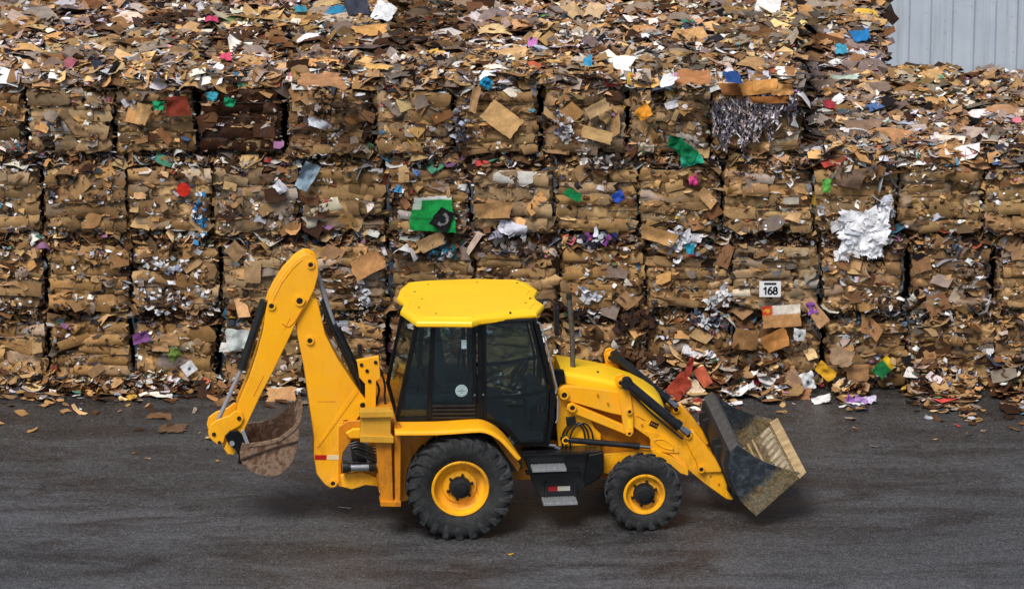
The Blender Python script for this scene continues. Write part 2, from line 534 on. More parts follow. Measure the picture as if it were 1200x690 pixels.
# side plates seen around the front wheel and under the loader arms
fp = MB()
fp.prism(LP([(655, 449), (700, 456), (727, 462), (742, 485), (766, 508), (800, 535), (800, 548), (786, 541), (770, 536), (752, 535), (735, 539), (722, 548), (712, 553.5), (706, 553), (706, 532), (655, 532)], .66), .66, .71)
fp.build('front_side_plate', M['shaded_amber'], bh, bevel=.006)
fp = MB()
fp.prism(LP([(707, 531), (733, 528), (762, 525), (785, 533), (806, 548), (806, 556), (797, 553), (786, 544), (770, 538), (752, 537), (737, 540.5), (724, 549), (713, 554), (707, 553)], .50), .46, .50)
fp.build('wheel_arch_plate', M['yellow'], bh, bevel=.006)
# upright hinge tower behind the door
tw = MB()
tw.prism(LP([(653, 456), (662, 451), (672, 456), (678, 474), (688, 482), (696, 500), (704, 508), (704, 530), (655, 530), (652, 500)], .60), .58, .64)
tw.build('loader_tower', M['yellow'], bh, bevel=.008)
tw = MB().prism(LP([(653, 456), (662, 451), (672, 456), (678, 474), (688, 482), (696, 500), (704, 508), (704, 530), (655, 530), (652, 500)], .60), 1.56, 1.62)
tw.build('loader_tower', M['yellow'], bh, bevel=.008)
hs = MB()
for k, (u0, w_) in enumerate([(664, 4), (668, 4), (673, 3)]):
    P = smoothpoly(LP([(u0 - 4, 532), (u0 - 6, 510), (u0 + 2, 497), (u0 + 12, 494), (u0 + 20, 502), (u0 + 22, 516)], .55), 2)
    hs.tube([(x, .555 - .015 * k, z) for x, z in P], .011, 8)
for k in range(5):
    P = LP([(664 + 6 * k, 531), (668 + 6 * k, 527.5), (676 + 6 * k, 527), (682 + 6 * k, 531)], .5)
    hs.tube([(x, .50, z) for x, z in P], .012, 8)
hs.build('hydraulic_hose', M['hose'], bh, smooth=60)
MB().prism(LP([(663, 489), (674, 488), (675, 497), (664, 498)], .54), .53, .57).build('valve_block', M['black'], bh, bevel=.006)
ft = MB()
for p, q in (((642, 521), (651, 522)), ((650, 523), (656, 525))):
    a = lp(*p, .45); b = lp(*q, .45)
    ft.tube([(a[0], .45, a[1]), (b[0], .45, b[1])], .022, 10)
ft.build('hose_fitting', M['chrome'], bh, smooth=40)

# ---- hood
def sect(x, zt, zb, hw, r):
    pts = []
    for k in range(5):
        a = math.pi / 2 * k / 4
        pts.append((x, Ym - hw + r - r * math.sin(a) if False else Ym - hw + r * (1 - math.sin(math.pi / 2 * (1 - k / 4))) if False else Ym - hw + r * (1 - math.sin(a)), zt - r * (1 - math.cos(a))))
    left = pts[::-1]                                     # from side up to top
    right = [(x, 2 * Ym - p[1], p[2]) for p in pts]
    return [(x, Ym - hw, zb)] + left + right + [(x, Ym + hw, zb)]
hood_line = [(654, 424.5), (672, 427.5), (700, 433), (722, 438.5), (742, 445), (757, 451.5), (768, 458), (774, 465), (777, 474)]
bot = [450, 452, 456, 460, 468, 480, 492, 498, 500]
hv = []; hf = []
sec_n = None
for k, ((u, v), vb) in enumerate(zip(hood_line, bot)):
    x, zt = lp(u, v, Ym)
    zb = lp(u, vb, .72)[1]
    hw = [.37, .37, .37, .365, .355, .335, .31, .28, .25][k]
    rr = [.06, .06, .06, .07, .09, .12, .14, .14, .10][k]
    zb = min(zb, zt - .12 - rr)
    S = sect(x, zt, zb, hw, rr)
    sec_n = len(S)
    hv += S
for k in range(len(hood_line) - 1):
    for i in range(sec_n - 1):
        hf.append([k * sec_n + i, k * sec_n + i + 1, (k + 1) * sec_n + i + 1, (k + 1) * sec_n + i])
hf.append(list(range(sec_n))); hf.append([(len(hood_line) - 1) * sec_n + i for i in range(sec_n)][::-1])
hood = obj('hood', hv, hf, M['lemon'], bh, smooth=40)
# cut line and air intake at the back of the hood
x0, z0 = lp(654, 440, .70)
MB().prism(LP([(650, 433), (661, 434), (663, 450), (660, 457), (651, 455)], .68), .66, .74).build('hood_vent', M['black_gloss'], hood, bevel=.01)
for (u, v) in ((699, 433), (683, 441), (676, 433)):
    x, z = lp(u, v, Ym)
    MB().tube([(x, Ym - .12, z - .02), (x, Ym - .12, z + .018)], .014, 8).build('hood_latch', M['pin'], hood)
# headlights and grille on the nose
xg, zg = lp(777, 478, Ym)
MB().box(xg - .01, xg + .03, Ym - .22, Ym + .22, zg - .42, zg - .06).build('front_grille', M['black'], hood, bevel=.01)
for s_ in (-1, 1):
    MB().tube([(xg - .06, Ym + s_ * .30, zg - .02), (xg + .0, Ym + s_ * .30, zg - .03)], .05, 16).build('headlight', M['white'], bh, smooth=40)

# ---- exhaust
xe, ze0 = lp(671.5, 436, 1.0); xe1, ze1 = lp(667.0, 349, 1.0)
ex = MB().tube([(xe, 1.0, ze0 - .1), (xe - .012, 1.0, (ze0 + ze1) / 2), (xe1, 1.0, ze1)], .030, 14)
M['pipe'] = simple('dull_brown_steel', (.16, .14, .12), (.07, .055, .045), .55, .3, 14, .2)
ex = ex.build('exhaust_pipe', M['pipe'], bh, smooth=50)
MB().tube([(xe1, 1.0, ze1 - .01), (xe1 - .005, 1.0, ze1 + .05)], [.038, .030], 14).build('rain_cap', M['black'], ex, smooth=40)

# ---- cab
YN, YF = .40, 2 * Ym - .40     # near and far cab sides
cabf = MB()
rear_b, rear_t = (464, 494), (488, 377)
out_unused = [(464, 494), (487, 376), (626, 371), (650, 457), (649, 491), (643, 520), (611, 520), (603, 508), (590, 498), (572, 491)]
def side(y0, y1, yl):
    b = lambda p, q, w: cabf.bar(lp(*p, YN), lp(*q, YN), w, y0, y1)
    b((464.5, 495), (489, 380), .055)      # rear pillar
    b((502.5, 494), (508, 380), .055)       # rear quarter pillar
    b((564, 493), (563, 378), .065)        # centre pillar
    b((556.5, 493), (556, 378), .045)
    b((628, 375), (647.5, 457), .060)      # front pillar
    b((647.5, 455), (646.5, 492), .065)
    b((646.5, 490), (641, 520), .06)
    b((488, 381), (628, 375.5), .05)         # top rail
    b((463, 492), (572, 491), .06)         # sill
    b((564, 467.5), (612, 464), .035); b((612, 464), (648, 457), .04)
    b((603, 520), (644, 520), .05)
    P = smoothpoly([(564, 491), (585, 496), (597, 507), (606, 520)], 1)
    for a, c in zip(P[:-1], P[1:]): b(a, c, .045)
side(YN, YN + .05, YN)
side(YF - .05, YF, YF)
# cross rails
for (u, v, w) in ((488.5, 381, .05), (627, 376.5, .05), (464.5, 493, .07), (648, 457, .05), (642, 519, .06)):
    x, z = lp(u, v, YN)
    cabf.box(x - w / 2, x + w / 2, YN + .05, YF - .05, z - w / 2, z + w / 2)
cab = cabf.build('cab_frame', M['black_gloss'], bh, bevel=.007)
# glass panes
g = MB().prism(LP([(467, 491), (490, 379), (506, 379), (501, 491)], YN), YN + .028, YN + .034); g.build('quarter_window', M['glass'], bh)
g = MB().prism(LP([(505, 474), (509, 380), (554, 380), (554, 474)], YN), YN + .028, YN + .034); g.build('side_window', M['glass'], bh)
g = MB().prism(LP([(467, 491), (490, 379), (506, 379), (501, 491)], YN), YF - .034, YF - .028); g.build('quarter_window', M['glass'], bh)
g = MB().prism(LP([(505, 474), (509, 380), (554, 380), (554, 474)], YN), YF - .034, YF - .028); g.build('side_window', M['glass'], bh)
def pane(name, pa, pb):
    a = lp(*pa, YN); b = lp(*pb, YN)
    return obj(name, [(a[0], YN + .06, a[1]), (a[0], YF - .06, a[1]), (b[0], YF - .06, b[1]), (b[0], YN + .06, b[1])], [[0, 1, 2, 3]], M['glass'], bh)
pane('windscreen', (648, 456), (628, 374))
pane('rear_window', (465, 490), (488, 380))
for ya, yb in ((YN - .008, YN), (YF, YF + .008)):
    dd = MB()
    q = lambda p, r_, w: dd.bar(lp(*p, YN), lp(*r_, YN), w, ya - (.012 if ya < 1 else 0), yb + (.012 if ya > 1 else 0))
    q((568.5, 490), (568, 378), .035); q((568, 378.5), (622, 375), .03); q((622, 375), (642, 457), .03)
    q((642, 457), (641, 490), .03); q((641, 490), (637, 517), .03); q((637, 516.5), (608, 517), .03)
    P = smoothpoly([(568.5, 490), (586, 494), (599, 505), (608, 517)], 1)
    for a, c in zip(P[:-1], P[1:]): q(a, c, .028)
    door = dd.build('cab_door', M['black_gloss'], bh, bevel=.004)
    MB().prism(LP([(569, 378), (622, 375.5), (642, 457), (641, 490), (637, 517), (608, 517), (599, 505), (586, 494), (569, 490)], YN), ya + .001, yb - .001).build('door_window', M['glass'], door)
    if ya < 1:
        hx, hz = lp(635.5, 476, YN)
        prof = [(.055, -.03), (.065, -.02), (.062, -.004)]
        hm = MB()
        for k in range(24):
            a0 = 2 * math.pi * k / 24; a1 = 2 * math.pi * (k + 1) / 24
            hm.bar((hx + .055 * math.cos(a0), hz + .10 * math.sin(a0)), (hx + .055 * math.cos(a1), hz + .10 * math.sin(a1)), .014, ya - .03, ya)
        hm.bar((hx - .01, hz - .05), (hx + .01, hz + .05), .02, ya - .035, ya)
        hm.build('door_handle', M['black'], door)
        for (u, v) in ((556, 462), (566, 461.5), (608, 458.5)):
            x, z = lp(u, v, YN)
            MB().disc((x, z), .013, ya - .02, ya, 12).build('glass_fixing', M['chrome'], door)
# lower black panels with louvres, both sides
for (ya, yb) in ((YN + .005, YN + .045), (YF - .045, YF - .005)):
    pn = MB().prism(LP([(504, 473), (561, 473), (561, 493), (503, 493)], YN), ya, yb).build('louvre_panel', M['black_gloss'], bh, bevel=.004)
    sl = MB()
    for v in (475.5, 480, 484.5, 489):
        a = lp(507, v, YN); b = lp(557, v - .4, YN)
        if ya < 1: sl.prism([(a[0], a[1] - .012), (b[0], b[1] - .012), (b[0], b[1] + .012), (a[0], a[1] + .012)], ya - .02, ya + .002)
    if sl.v: sl.build('louvre_slats', M['black'], pn, bevel=.006)
# lower door region is see-through, cab floor and tub
cx0, _ = lp(468, 492, YN); cx1, _ = lp(642, 500, YN)
_, cz = lp(520, 493, YN); _, cz2 = lp(620, 521, YN)
xm, _ = lp(600, 500, YN)
fl = MB().box(cx0 + .02, xm, YN + .06, YF - .06, cz - .12, cz - .02)
fl.box(xm, cx1 - .03, YN + .06, YF - .06, cz2 - .02, cz2 + .04)
fl.box(xm - .03, xm, YN + .06, YF - .06, cz2 + .04, cz - .1)
fl.build('cab_floor', M['cabgrey'], bh, bevel=.01)
# interior: seat, consoles, steering wheel
def X(u, v, y=Ym): return lp(u, v, y)
sx, sz = X(538, 455)
st = MB().box(sx - .22, sx + .24, Ym - .24, Ym + .24, cz + .18, cz + .32)
seat = st.build('driver_seat', M['seat'], bh, bevel=.04, seg=3)
bk = MB().prism([(sx - .28, cz + .30), (sx - .15, cz + .28), (sx - .22, cz + .85), (sx - .30, cz + .84)], Ym - .23, Ym + .23)
bk.build('seat_back', M['seat'], seat, bevel=.03, seg=3)
MB().prism([(sx - .30, cz + .87), (sx - .22, cz + .87), (sx - .24, cz + 1.02), (sx - .30, cz + 1.02)], Ym - .13, Ym + .13).build('headrest', M['seat'], seat, bevel=.025)
MB().box(sx - .16, sx + .18, Ym - .16, Ym + .16, cz - .02, cz + .18).build('seat_base', M['black'], seat, bevel=.01)
cs = MB().box(cx0 + .10, sx + .1, YN + .10, YN + .34, cz - .02, cz + .30)
cs.box(cx0 + .10, sx + .1, YF - .34, YF - .10, cz - .02, cz + .30)
cs.build('side_console', M['cabgrey'], bh, bevel=.03)
lv = MB()
for (dx, yy, tt) in ((.0, YN + .2, .05), (.13, YN + .24, -.04), (-.02, YF - .2, .05), (.12, YF - .25, -.05), (.55, Ym + .28, .03), (.6, Ym - .3, .05)):
    lv.tube([(cx0 + .22 + dx, yy, cz + .25), (cx0 + .22 + dx + tt, yy, cz + .52)], .010, 8)
    lv.tube([(cx0 + .22 + dx + tt, yy, cz + .50), (cx0 + .22 + dx + tt, yy, cz + .58)], .022, 10)
lv.build('control_lever', M['black'], bh, smooth=40)
wx, wz = X(610, 440)
dash = MB().prism([(wx + .08, cz2), (wx + .34, cz2), (wx + .26, wz - .12), (wx + .12, wz - .02), (wx + .02, wz - .10)], Ym - .22, Ym + .22)
dash.build('dashboard', M['cabgrey'], bh, bevel=.03)
sw = MB()
ring = []
for k in range(25):
    a = 2 * math.pi * k / 24
    ring.append((wx - .02 + .10 * math.cos(a), Ym + .19 * math.sin(a), wz + .02 + .16 * math.cos(a)))
sw.tube(ring, .016, 8, False)
for k in (0, 8, 16):
    sw.tube([(wx - .02, Ym, wz + .02), ring[k]], .011, 6)
sw.tube([(wx - .02, Ym, wz + .02), (wx + .12, Ym, wz - .12)], .03, 10)
sw.build('steering_wheel', M['black'], bh, smooth=60)
# stickers on the glass
px_, pz_ = lp(541, 458.3, YN)
stk = MB().disc((px_, pz_), .072, YN + .018, YN + .026, 32).build('round_sticker', M['sticker'], bh)
em = MB()
for k in range(28):
    a0 = 2 * math.pi * k / 28; a1 = 2 * math.pi * (k + 1) / 28
    em.bar((px_ + .056 * math.cos(a0), pz_ + .056 * math.sin(a0)), (px_ + .056 * math.cos(a1), pz_ + .056 * math.sin(a1)), .006, YN + .014, YN + .017)
em.bar((px_ - .042, pz_), (px_ + .042, pz_), .016, YN + .014, YN + .017)
em.bar((px_ - .022, pz_ - .025), (px_ + .022, pz_ - .025), .009, YN + .014, YN + .017)
em.bar((px_ - .022, pz_ + .025), (px_ + .022, pz_ + .025), .009, YN + .014, YN + .017)
em.build('sticker_emblem', M['cabgrey'], stk)
a = lp(544, 404, YN)
MB().box(a[0] - .03, a[0] + .03, YN + .020, YN + .026, a[1] - .055, a[1] + .055).build('window_sticker', M['sticker'], bh, bevel=.003)
# wiper and grab rail
a = lp(583, 446, YN); b = lp(626, 400, YN)
gr = MB()
gr.tube([(lp(655, 392, YN)[0], YN - .03, lp(632, 392, YN)[1])] * 1 + [(lp(632, 390, YN)[0], YN - .04, lp(632, 390, YN)[1]), (lp(651, 450, YN)[0], YN - .04, lp(651, 450, YN)[1])][:2], .010, 8) if False else None
P = LP([(629, 376), (634, 380), (652, 452), (651, 460)], YN)
gr.tube([(x, YN - .035, z) for x, z in P], .011, 8)
P = LP([(652.5, 463), (653.5, 468), (653, 490), (651, 494)], YN)
gr.tube([(x, YN - .035, z) for x, z in P], .010, 8)
gr.build('grab_rail', M['steel'], bh, smooth=60)

# ---- roof
zr = lp(553, 374, .34)[1]
roof_px = [(488, 377), (553, 377.5), (563, 374), (629, 367), (637.5, 357), (629.5, 351.5), (626.5, 347.5), (630.5, 340), (619, 332), (606, 327.5), (555, 326.5), (500, 328.5), (478, 330.5), (468.5, 339), (465, 349), (473, 356), (469, 363.5)]
rp = [hp(u, v, zr) for u, v in roof_px]
print('roof plan', min(p[0] for p in rp), max(p[0] for p in rp), min(p[1] for p in rp), max(p[1] for p in rp), 'z', zr)
ncx = sum(p[0] for p in rp) / len(rp); ncy = sum(p[1] for p in rp) / len(rp)
def ins(poly, k): return [(ncx + (x - ncx) * k, ncy + (y - ncy) * k) for x, y in poly]
rv = []; rf = []
levels = [(.97, -.075), (1.0, -.055), (1.0, -.02), (.985, .0), (.90, .018), (.885, .012), (.87, .022), (.50, .036)]
n_ = len(rp)
for k, dz in levels:
    rv += [(x, y, zr + dz) for x, y in ins(rp, k)]
for i in range(len(levels) - 1):
    for j in range(n_):
        j2 = (j + 1) % n_
        rf.append([i * n_ + j, i * n_ + j2, (i + 1) * n_ + j2, (i + 1) * n_ + j])
rf.append(list(range(n_))[::-1]); rf.append([(len(levels) - 1) * n_ + j for j in range(n_)])
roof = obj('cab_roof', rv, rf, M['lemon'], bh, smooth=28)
for (u, v) in ((502, 334), (559, 331.5), (606, 332), (486, 342.5), (494.5, 351), (491, 361), (511, 368), (598, 366.5), (621, 350), (616, 355.5)):
    x, y = hp(u, v, zr + .02)
    MB().tube([(x, y, zr - .01), (x, y, zr + .03)], .013, 8).build('roof_bolt', M['pin'], roof)
# notch housings
for (u, v) in ((471, 356), (631, 349)):
    x, y = hp(u, v, zr)
    MB().box(x - .05, x + .05, y - .06, y + .06, zr - .12, zr - .03).build('work_light', M['black'], bh, bevel=.012)
# rear-view mirror at the front far corner
x, y = hp(646, 352, zr)
mr = MB().tube([(x - .15, y + .2, zr - .06), (x + .02, y + .3, zr - .08), (x + .1, y + .3, zr - .16)], .010, 8)
mr.box(x + .07, x + .12, y + .2, y + .36, zr - .50, zr - .16)
mr.build('wing_mirror', M['black'], bh, bevel=.008)

# ---- rear fenders
ftop = [(463, 507), (490, 507), (520, 506.5), (552, 504), (566, 503.5), (577, 507), (589, 515), (598, 525), (606, 534.5), (609.5, 538)]
P = smoothpoly(LP(ftop, 0.0), 1)
for mirror in (0, 1):
    v_ = []; f_ = []
    # cross section: (dy, dz): lip bottom, lip, rounded shoulder, top inner
    cs_ = [(0.0, -.030), (0.0, -.004), (.012, .010), (.04, .016), (.20, .014), (.40, .006), (.40, -.016), (.05, -.008), (.022, -.012), (.02, -.030)]
    for i, (x, z) in enumerate(P):
        a = P[max(i - 1, 0)]; b = P[min(i + 1, len(P) - 1)]
        d = Vector((b[0] - a[0], b[1] - a[1])).normalized(); nrm = Vector((-d.y, d.x))
        if nrm.y < 0: nrm = -nrm
        taper = 1 if i < len(P) - 5 else max(.25, (len(P) - i) / 5)
        for dy, dn in cs_:
            yy = dy * taper + (1 - taper) * .02
            if mirror: yy = 2 * Ym - yy
            v_.append((x + nrm.x * dn, yy, z + nrm.y * dn))
    k_ = len(cs_)
    for i in range(len(P) - 1):
        for j in range(k_):
            j2 = (j + 1) % k_
            f_.append([i * k_ + j, i * k_ + j2, (i + 1) * k_ + j2, (i + 1) * k_ + j])
    f_.append(list(range(k_))); f_.append([(len(P) - 1) * k_ + j for j in range(k_)][::-1])
    obj('rear_fender', v_, f_, M['yellow'], bh, smooth=45)
# inner arch (dark liner) and amber side plates behind the rear wheel
for (ya, yb) in ((.385, .42), (2 * Ym - .42, 2 * Ym - .385)):
    MB().prism(LP([(470, 497), (562, 495), (578, 500), (592, 510), (604, 524), (613, 548), (606, 552), (560, 560), (480, 560), (470, 520)], .39), ya + .02, yb + .02).build('arch_liner', M['black'], bh)
    MB().prism(LP([(467, 505), (521, 505), (508, 518), (495, 530), (488, 545), (483, 562), (480, 585), (470, 588)], .37), ya - .012, yb - .012).build('rear_side_plate', M['shaded_amber'], bh, bevel=.005)
    MB().prism(LP([(574, 508), (586, 514), (600, 530), (610, 546), (607, 553), (596, 538)], .37), ya - .014, yb - .014).build('arch_strut', M['shaded_amber'], bh, bevel=.005)

# ---- step box
sb = MB()
sb.prism(LP([(613, 533), (707, 529), (708, 552), (704, 561), (679, 577), (673, 589), (637, 590), (626, 571)], .30), .34, .60)
sbx = sb.build('step_box', M['black'], bh, bevel=.015)
MB().prism(LP([(612, 532), (688, 530), (688, 534), (612, 536)], .28), .26, .345).build('tank_ledge', M['black_gloss'], sbx, bevel=.006)
MB().prism(LP([(690, 533), (707, 529.5), (707, 553), (700, 561), (690, 566), (684, 566)], .26), .25, .335).build('battery_cover', M['black_gloss'], sbx, bevel=.012)
MB().prism(LP([(615, 552), (680, 550), (680, 553), (617, 556)], .28), .27, .345).build('step_bracket', M['black_gloss'], sbx, bevel=.004)
def step(u0, v0, u1, v1, y0, y1):
    a = lp(u0, v0, y0); b = lp(u1, v1, y0)
    zt_ = (a[1] + b[1]) / 2
    s_ = MB().box(a[0], b[0], y0, y1, zt_ - .03, zt_)
    for k in range(int((b[0] - a[0]) / .035)):
        s_.box(a[0] + .01 + k * .035, a[0] + .028 + k * .035, y0 + .01, y1 - .01, zt_ + .0005, zt_ + .009)
    o = s_.build('step', M['steel'], bh, bevel=.002, seg=1)
    return o
step(624, 551, 664, 548.5, .12, .33)
step(637, 590, 677, 588, .10, .33)
for (u) in (640, 674):
    a = lp(u, 565, .33); b = lp(u, 588, .33)
    MB().bar(a, b, .03, .30, .338).build('step_hanger', M['black'], bh, bevel=.004)
MB().prism(LP([(640, 570), (653, 569.7), (653, 575), (640, 575.4)], .33), .330, .339).build('red_reflector', M['red'], bh)
MB().prism(LP([(653.5, 569.7), (668, 569.3), (668, 574.4), (653.5, 574.9)], .33), .330, .339).build('white_reflector', M['white'], bh)

# ---- loader arms
def pin(u, v, yl, r=.045, parent=None, ring=True, depth=.03):
    x, z = lp(u, v, yl)
    if ring:
        rg = MB().lathe([(r * .62, -depth), (r, -depth), (r, .0)], 24, (x, yl, z)).build('pin_boss', M['yellow'], parent or bh, smooth=30)
    MB().disc((x, z), r * .62, yl - depth * .7, yl, 16).build('pivot_pin', M['pin'], parent or bh, bevel=.004)

arm_a = [(654, 462), (656, 456), (662, 452.6), (684, 454), (728, 459.5), (732, 488), (714, 484), (691, 477.5), (664, 469.5), (657, 468)]
upr = [(722, 449), (724, 443), (730, 441), (735, 444), (738, 455), (742, 485), (742, 506), (738, 510.5), (733, 509), (730, 498), (726, 470)]
arm_b = [(733, 449), (748, 470), (764, 484), (799, 508), (813, 505), (826, 520), (845, 545), (846, 553), (861, 583), (858, 586), (851, 584.5), (825, 566), (784, 532), (763, 528), (762, 514), (742, 500), (732, 488)]
link = [(665, 474), (671, 471.5), (677, 475), (735, 500), (737, 507), (732, 508.5), (669, 483), (664, 480)]
gus = [(756, 504), (772, 507), (788, 516), (794, 524), (796, 530.5), (763, 528.5), (762, 515)]
for (yo, lab) in ((0, None), (1.04, None)):
    B = .50
    arm = MB().prism(LP(arm_b, B), B + yo, B + .10 + yo).build('loader_arm', M['yellow'], bh, bevel=.012, seg=3)
    MB().prism(LP(arm_a, B), B + yo + .01, B + .09 + yo).build('loader_arm_tail', M['yellow'], arm, bevel=.012, seg=3)
    MB().prism(LP(gus, B), B - .014 + yo, B + .002 + yo).build('arm_gusset', M['yellow'], arm, bevel=.006)
    MB().prism(LP(upr, B), B - .035 + yo, B - .004 + yo).build('arm_upright', M['yellow'], arm, bevel=.008)
    MB().prism(LP(upr, B), B + .104 + yo, B + .134 + yo).build('arm_upright', M['yellow'], arm, bevel=.008)
    MB().prism(LP(link, B), B - .002 + yo, B + .07 + yo).build('levelling_link', M['yellow'], bh, bevel=.01)
    # raised swage seen as a curved ridge on the gusset
    if yo == 0:
        P = smoothpoly(LP([(766, 515), (776, 513), (786, 519), (790, 526), (780, 525), (770, 520), (766, 515)], B), 1)
        rd = MB(); rd.tube([(x, B - .016, z) for x, z in P], .007, 8); rd.build('arm_ridge', M['yellow'], arm, smooth=60)
        P = LP([(746, 487), (756, 492)], B)
        MB().tube([(x, B - .002, z) for x, z in P], .006, 8).build('weld_seam', M['shaded_amber'], arm, smooth=60)
        MB().prism(LP([(735, 490), (739.5, 490), (740, 501), (735.5, 501)], B), B - .039, B - .0355).build('warning_label', M['lemon'], arm)
        for (u, v) in ((700, 462), (712, 472), (752, 497), (772, 521), (789, 527), (832, 556), (842, 566)):
            MB().disc(lp(u, v, B), .013, B - .018, B - .001, 8).build('arm_bolt', M['shaded_amber'], arm)
        a = lp(766.5, 497, B)
        dc = MB().bar((a[0] - .05, a[1] + .022), (a[0] + .045, a[1] - .028), .065, B - .004, B - .001)
        dc.build('arm_decal', M['pin'], arm)
        for k in range(3):
            ax_ = a[0] - .03 + k * .028; az_ = a[1] + .012 - k * .015
            MB().disc((ax_, az_), .009, B - .007, B - .004, 10).build('decal_mark', M['shaded_amber'], arm)
    # tilt lever on the outside
    lev = MB().prism(LP([(799, 507), (806, 503), (813, 507), (845, 545), (845, 552), (838, 552), (826, 552.5), (820, 550)], B), B - .035 + yo, B - .004 + yo)
    lev.build('tilt_lever', M['yellow'], arm, bevel=.01)
    # cylinders
    def cyl(p0, p1, p2, r, rr, yl, mb='black', mr_='chrome', nm='hydraulic_cylinder'):
        a = lp(*p0, yl); b = lp(*p1, yl); c = lp(*p2, yl)
        y_ = yl + yo
        o = MB().tube([(a[0], y_, a[1]), (b[0], y_, b[1])], r, 20)
        d = Vector((b[0] - a[0], b[1] - a[1])).normalized()
        o.tube([(b[0] - d.x * .05, y_, b[1] - d.y * .05), (b[0] + d.x * .012, y_, b[1] + d.y * .012)], r * 1.18, 20)
        o.tube([(a[0] - d.x * .02, y_ - r * .8, a[1] - d.y * .02), (a[0] - d.x * .02, y_ + r * .8, a[1] - d.y * .02)], r * 1.25, 16)
        o = o.build(nm, M[mb], bh, smooth=40)
        MB().tube([(b[0], y_, b[1]), (c[0], y_, c[1])], rr, 14).build('piston_rod', M[mr_], o, smooth=40)
        return o
    cyl((736, 450), (795, 499), (806, 508.5), .058, .028, B - .075, nm='tilt_cylinder')
    cyl((663, 515), (748, 522.5), (762, 524), .036, .020, B - .07, nm='lift_cylinder')
    # hose along the tilt cylinder
    P = smoothpoly(LP([(738, 458), (752, 472), (772, 490), (790, 505), (799, 512)], B), 2)
    MB().tube([(x, B - .07 + yo, z) for x, z in P], .013, 8).build('cylinder_hose', M['hose'], bh, smooth=60)
    if yo == 0:
        for (u, v, r_) in ((661, 462, .055), (670.5, 477, .05), (727.3, 447.7, .045), (737.5, 481.5, .035), (737.3, 507, .03), (806, 509, .045), (821.5, 549, .042), (662.5, 515, .045), (766.5, 527.5, .025), (697, 433.5, .001)):
            if r_ > .01: pin(u, v, B - (.038 if (u, v) in ((727.3, 447.7), (737.5, 481.5), (737.3, 507), (806, 509), (821.5, 549)) else .07 if v == 515 else .001), r_, arm)
    else:
        for (u, v, r_) in ((727.3, 447.7, .045), (806, 509, .045)):
            x, z = lp(u, v, B)
            MB().lathe([(.02, -.03), (r_, -.03), (r_, 0)], 20, (x, B + yo - .038, z)).build('pin_boss', M['yellow'], arm, smooth=30)
            MB().disc((x, z), r_ * .6, B + yo - .075, B + yo - .05, 14).build('pivot_pin', M['pin'], arm)
    # fitting at the knee
    a = lp(803, 500, B)
    MB().tube([(a[0] - .05, B - .06 + yo, a[1] + .02), (a[0] + .06, B - .06 + yo, a[1] - .05)], .018, 8).build('hose_fitting', M['chrome'], bh, smooth=40)
# cross tube between the arms
a = lp(836, 562, .5)
MB().tube([(a[0], .60, a[1]), (a[0], 1.54, a[1])], .06, 16).build('arm_cross_tube', M['yellow'], bh, smooth=40)
a = lp(768, 512, .5)
MB().tube([(a[0], .60, a[1]), (a[0], 1.54, a[1])], .055, 16).build('arm_cross_tube', M['yellow'], bh, smooth=40)

# ---- loader bucket
BN, BF = .06, 2.06
Tp, Hp_, Lp_ = lp(863, 520.5, BN), lp(886, 604, BN), lp(941, 555.5, BN)
backc = [(863, 520.5), (856, 530), (853.5, 545), (856, 562), (863, 580), (872, 591), (886, 604)]
prof = LP(backc, BN)
prof = [prof[0]] + smoothpoly(prof[1:-1], 1) + [prof[-1]]
M['bucket'] = worn('worn_blue_black_bucket', Hp_, Lp_)
M['bucket_edge'] = simple('worn_tan_edge', (.64, .47, .25), (.28, .19, .09), .5, .1, 6, .4)
M['bed'] = simple('dirt_and_shadow_bed', (.05, .035, .02), (.34, .26, .14), .7, 0, 16, .4)  # dirt colour, its dark tone imitates the shadow strips between wear straps
M['strap'] = simple('polished_wear_strap', (.20, .14, .08), (.72, .64, .48), .5, .1, 7, .5)
full = prof + [Lp_]
th = .018
# inner offset of the shell
def offset_line(P, d):
    out = []
    for i in range(len(P)):
        a = P[max(i - 1, 0)]; b = P[min(i + 1, len(P) - 1)]
        v = Vector((b[0] - a[0], b[1] - a[1])).normalized()
        out.append((P[i][0] - v.y * d, P[i][1] + v.x * d))
    return out
inner = offset_line(full, th)
poly = full + inner[::-1]
shell = MB()
m_ = len(full)
for y_ in (BN, BF):
    shell.v += [(x, y_, z) for x, z in full] + [(x, y_, z) for x, z in inner]
for i in range(m_ - 1):
    shell.f.append([i, i + 1, 2 * m_ + i + 1, 2 * m_ + i])
    shell.f.append([m_ + i, m_ + i + 1, 3 * m_ + i + 1, 3 * m_ + i])
    shell.f.append([i, i + 1, m_ + i + 1, m_ + i]); shell.f.append([2 * m_ + i, 2 * m_ + i + 1, 3 * m_ + i + 1, 3 * m_ + i])
shell.f.append([0, m_, 3 * m_, 2 * m_]); shell.f.append([m_ - 1, 2 * m_ - 1, 4 * m_ - 1, 3 * m_ - 1])
bucket = shell.build('loader_bucket', M['bucket'], bh, smooth=35)
sidep = prof + [Lp_] + LP(smoothpoly([(935, 552), (915, 547.5), (897, 541), (880, 532), (869, 523.5)], 1), BN)
for ya, yb in ((BN - .022, BN - .001), (BF + .001, BF + .022)):
    MB().prism(sidep, ya, yb).build('bucket_side', M['bucket'], bucket, bevel=.005)
# side cutter strip along the lower edge
hl = Vector((Lp_[0] - Hp_[0], Lp_[1] - Hp_[1])).normalized()
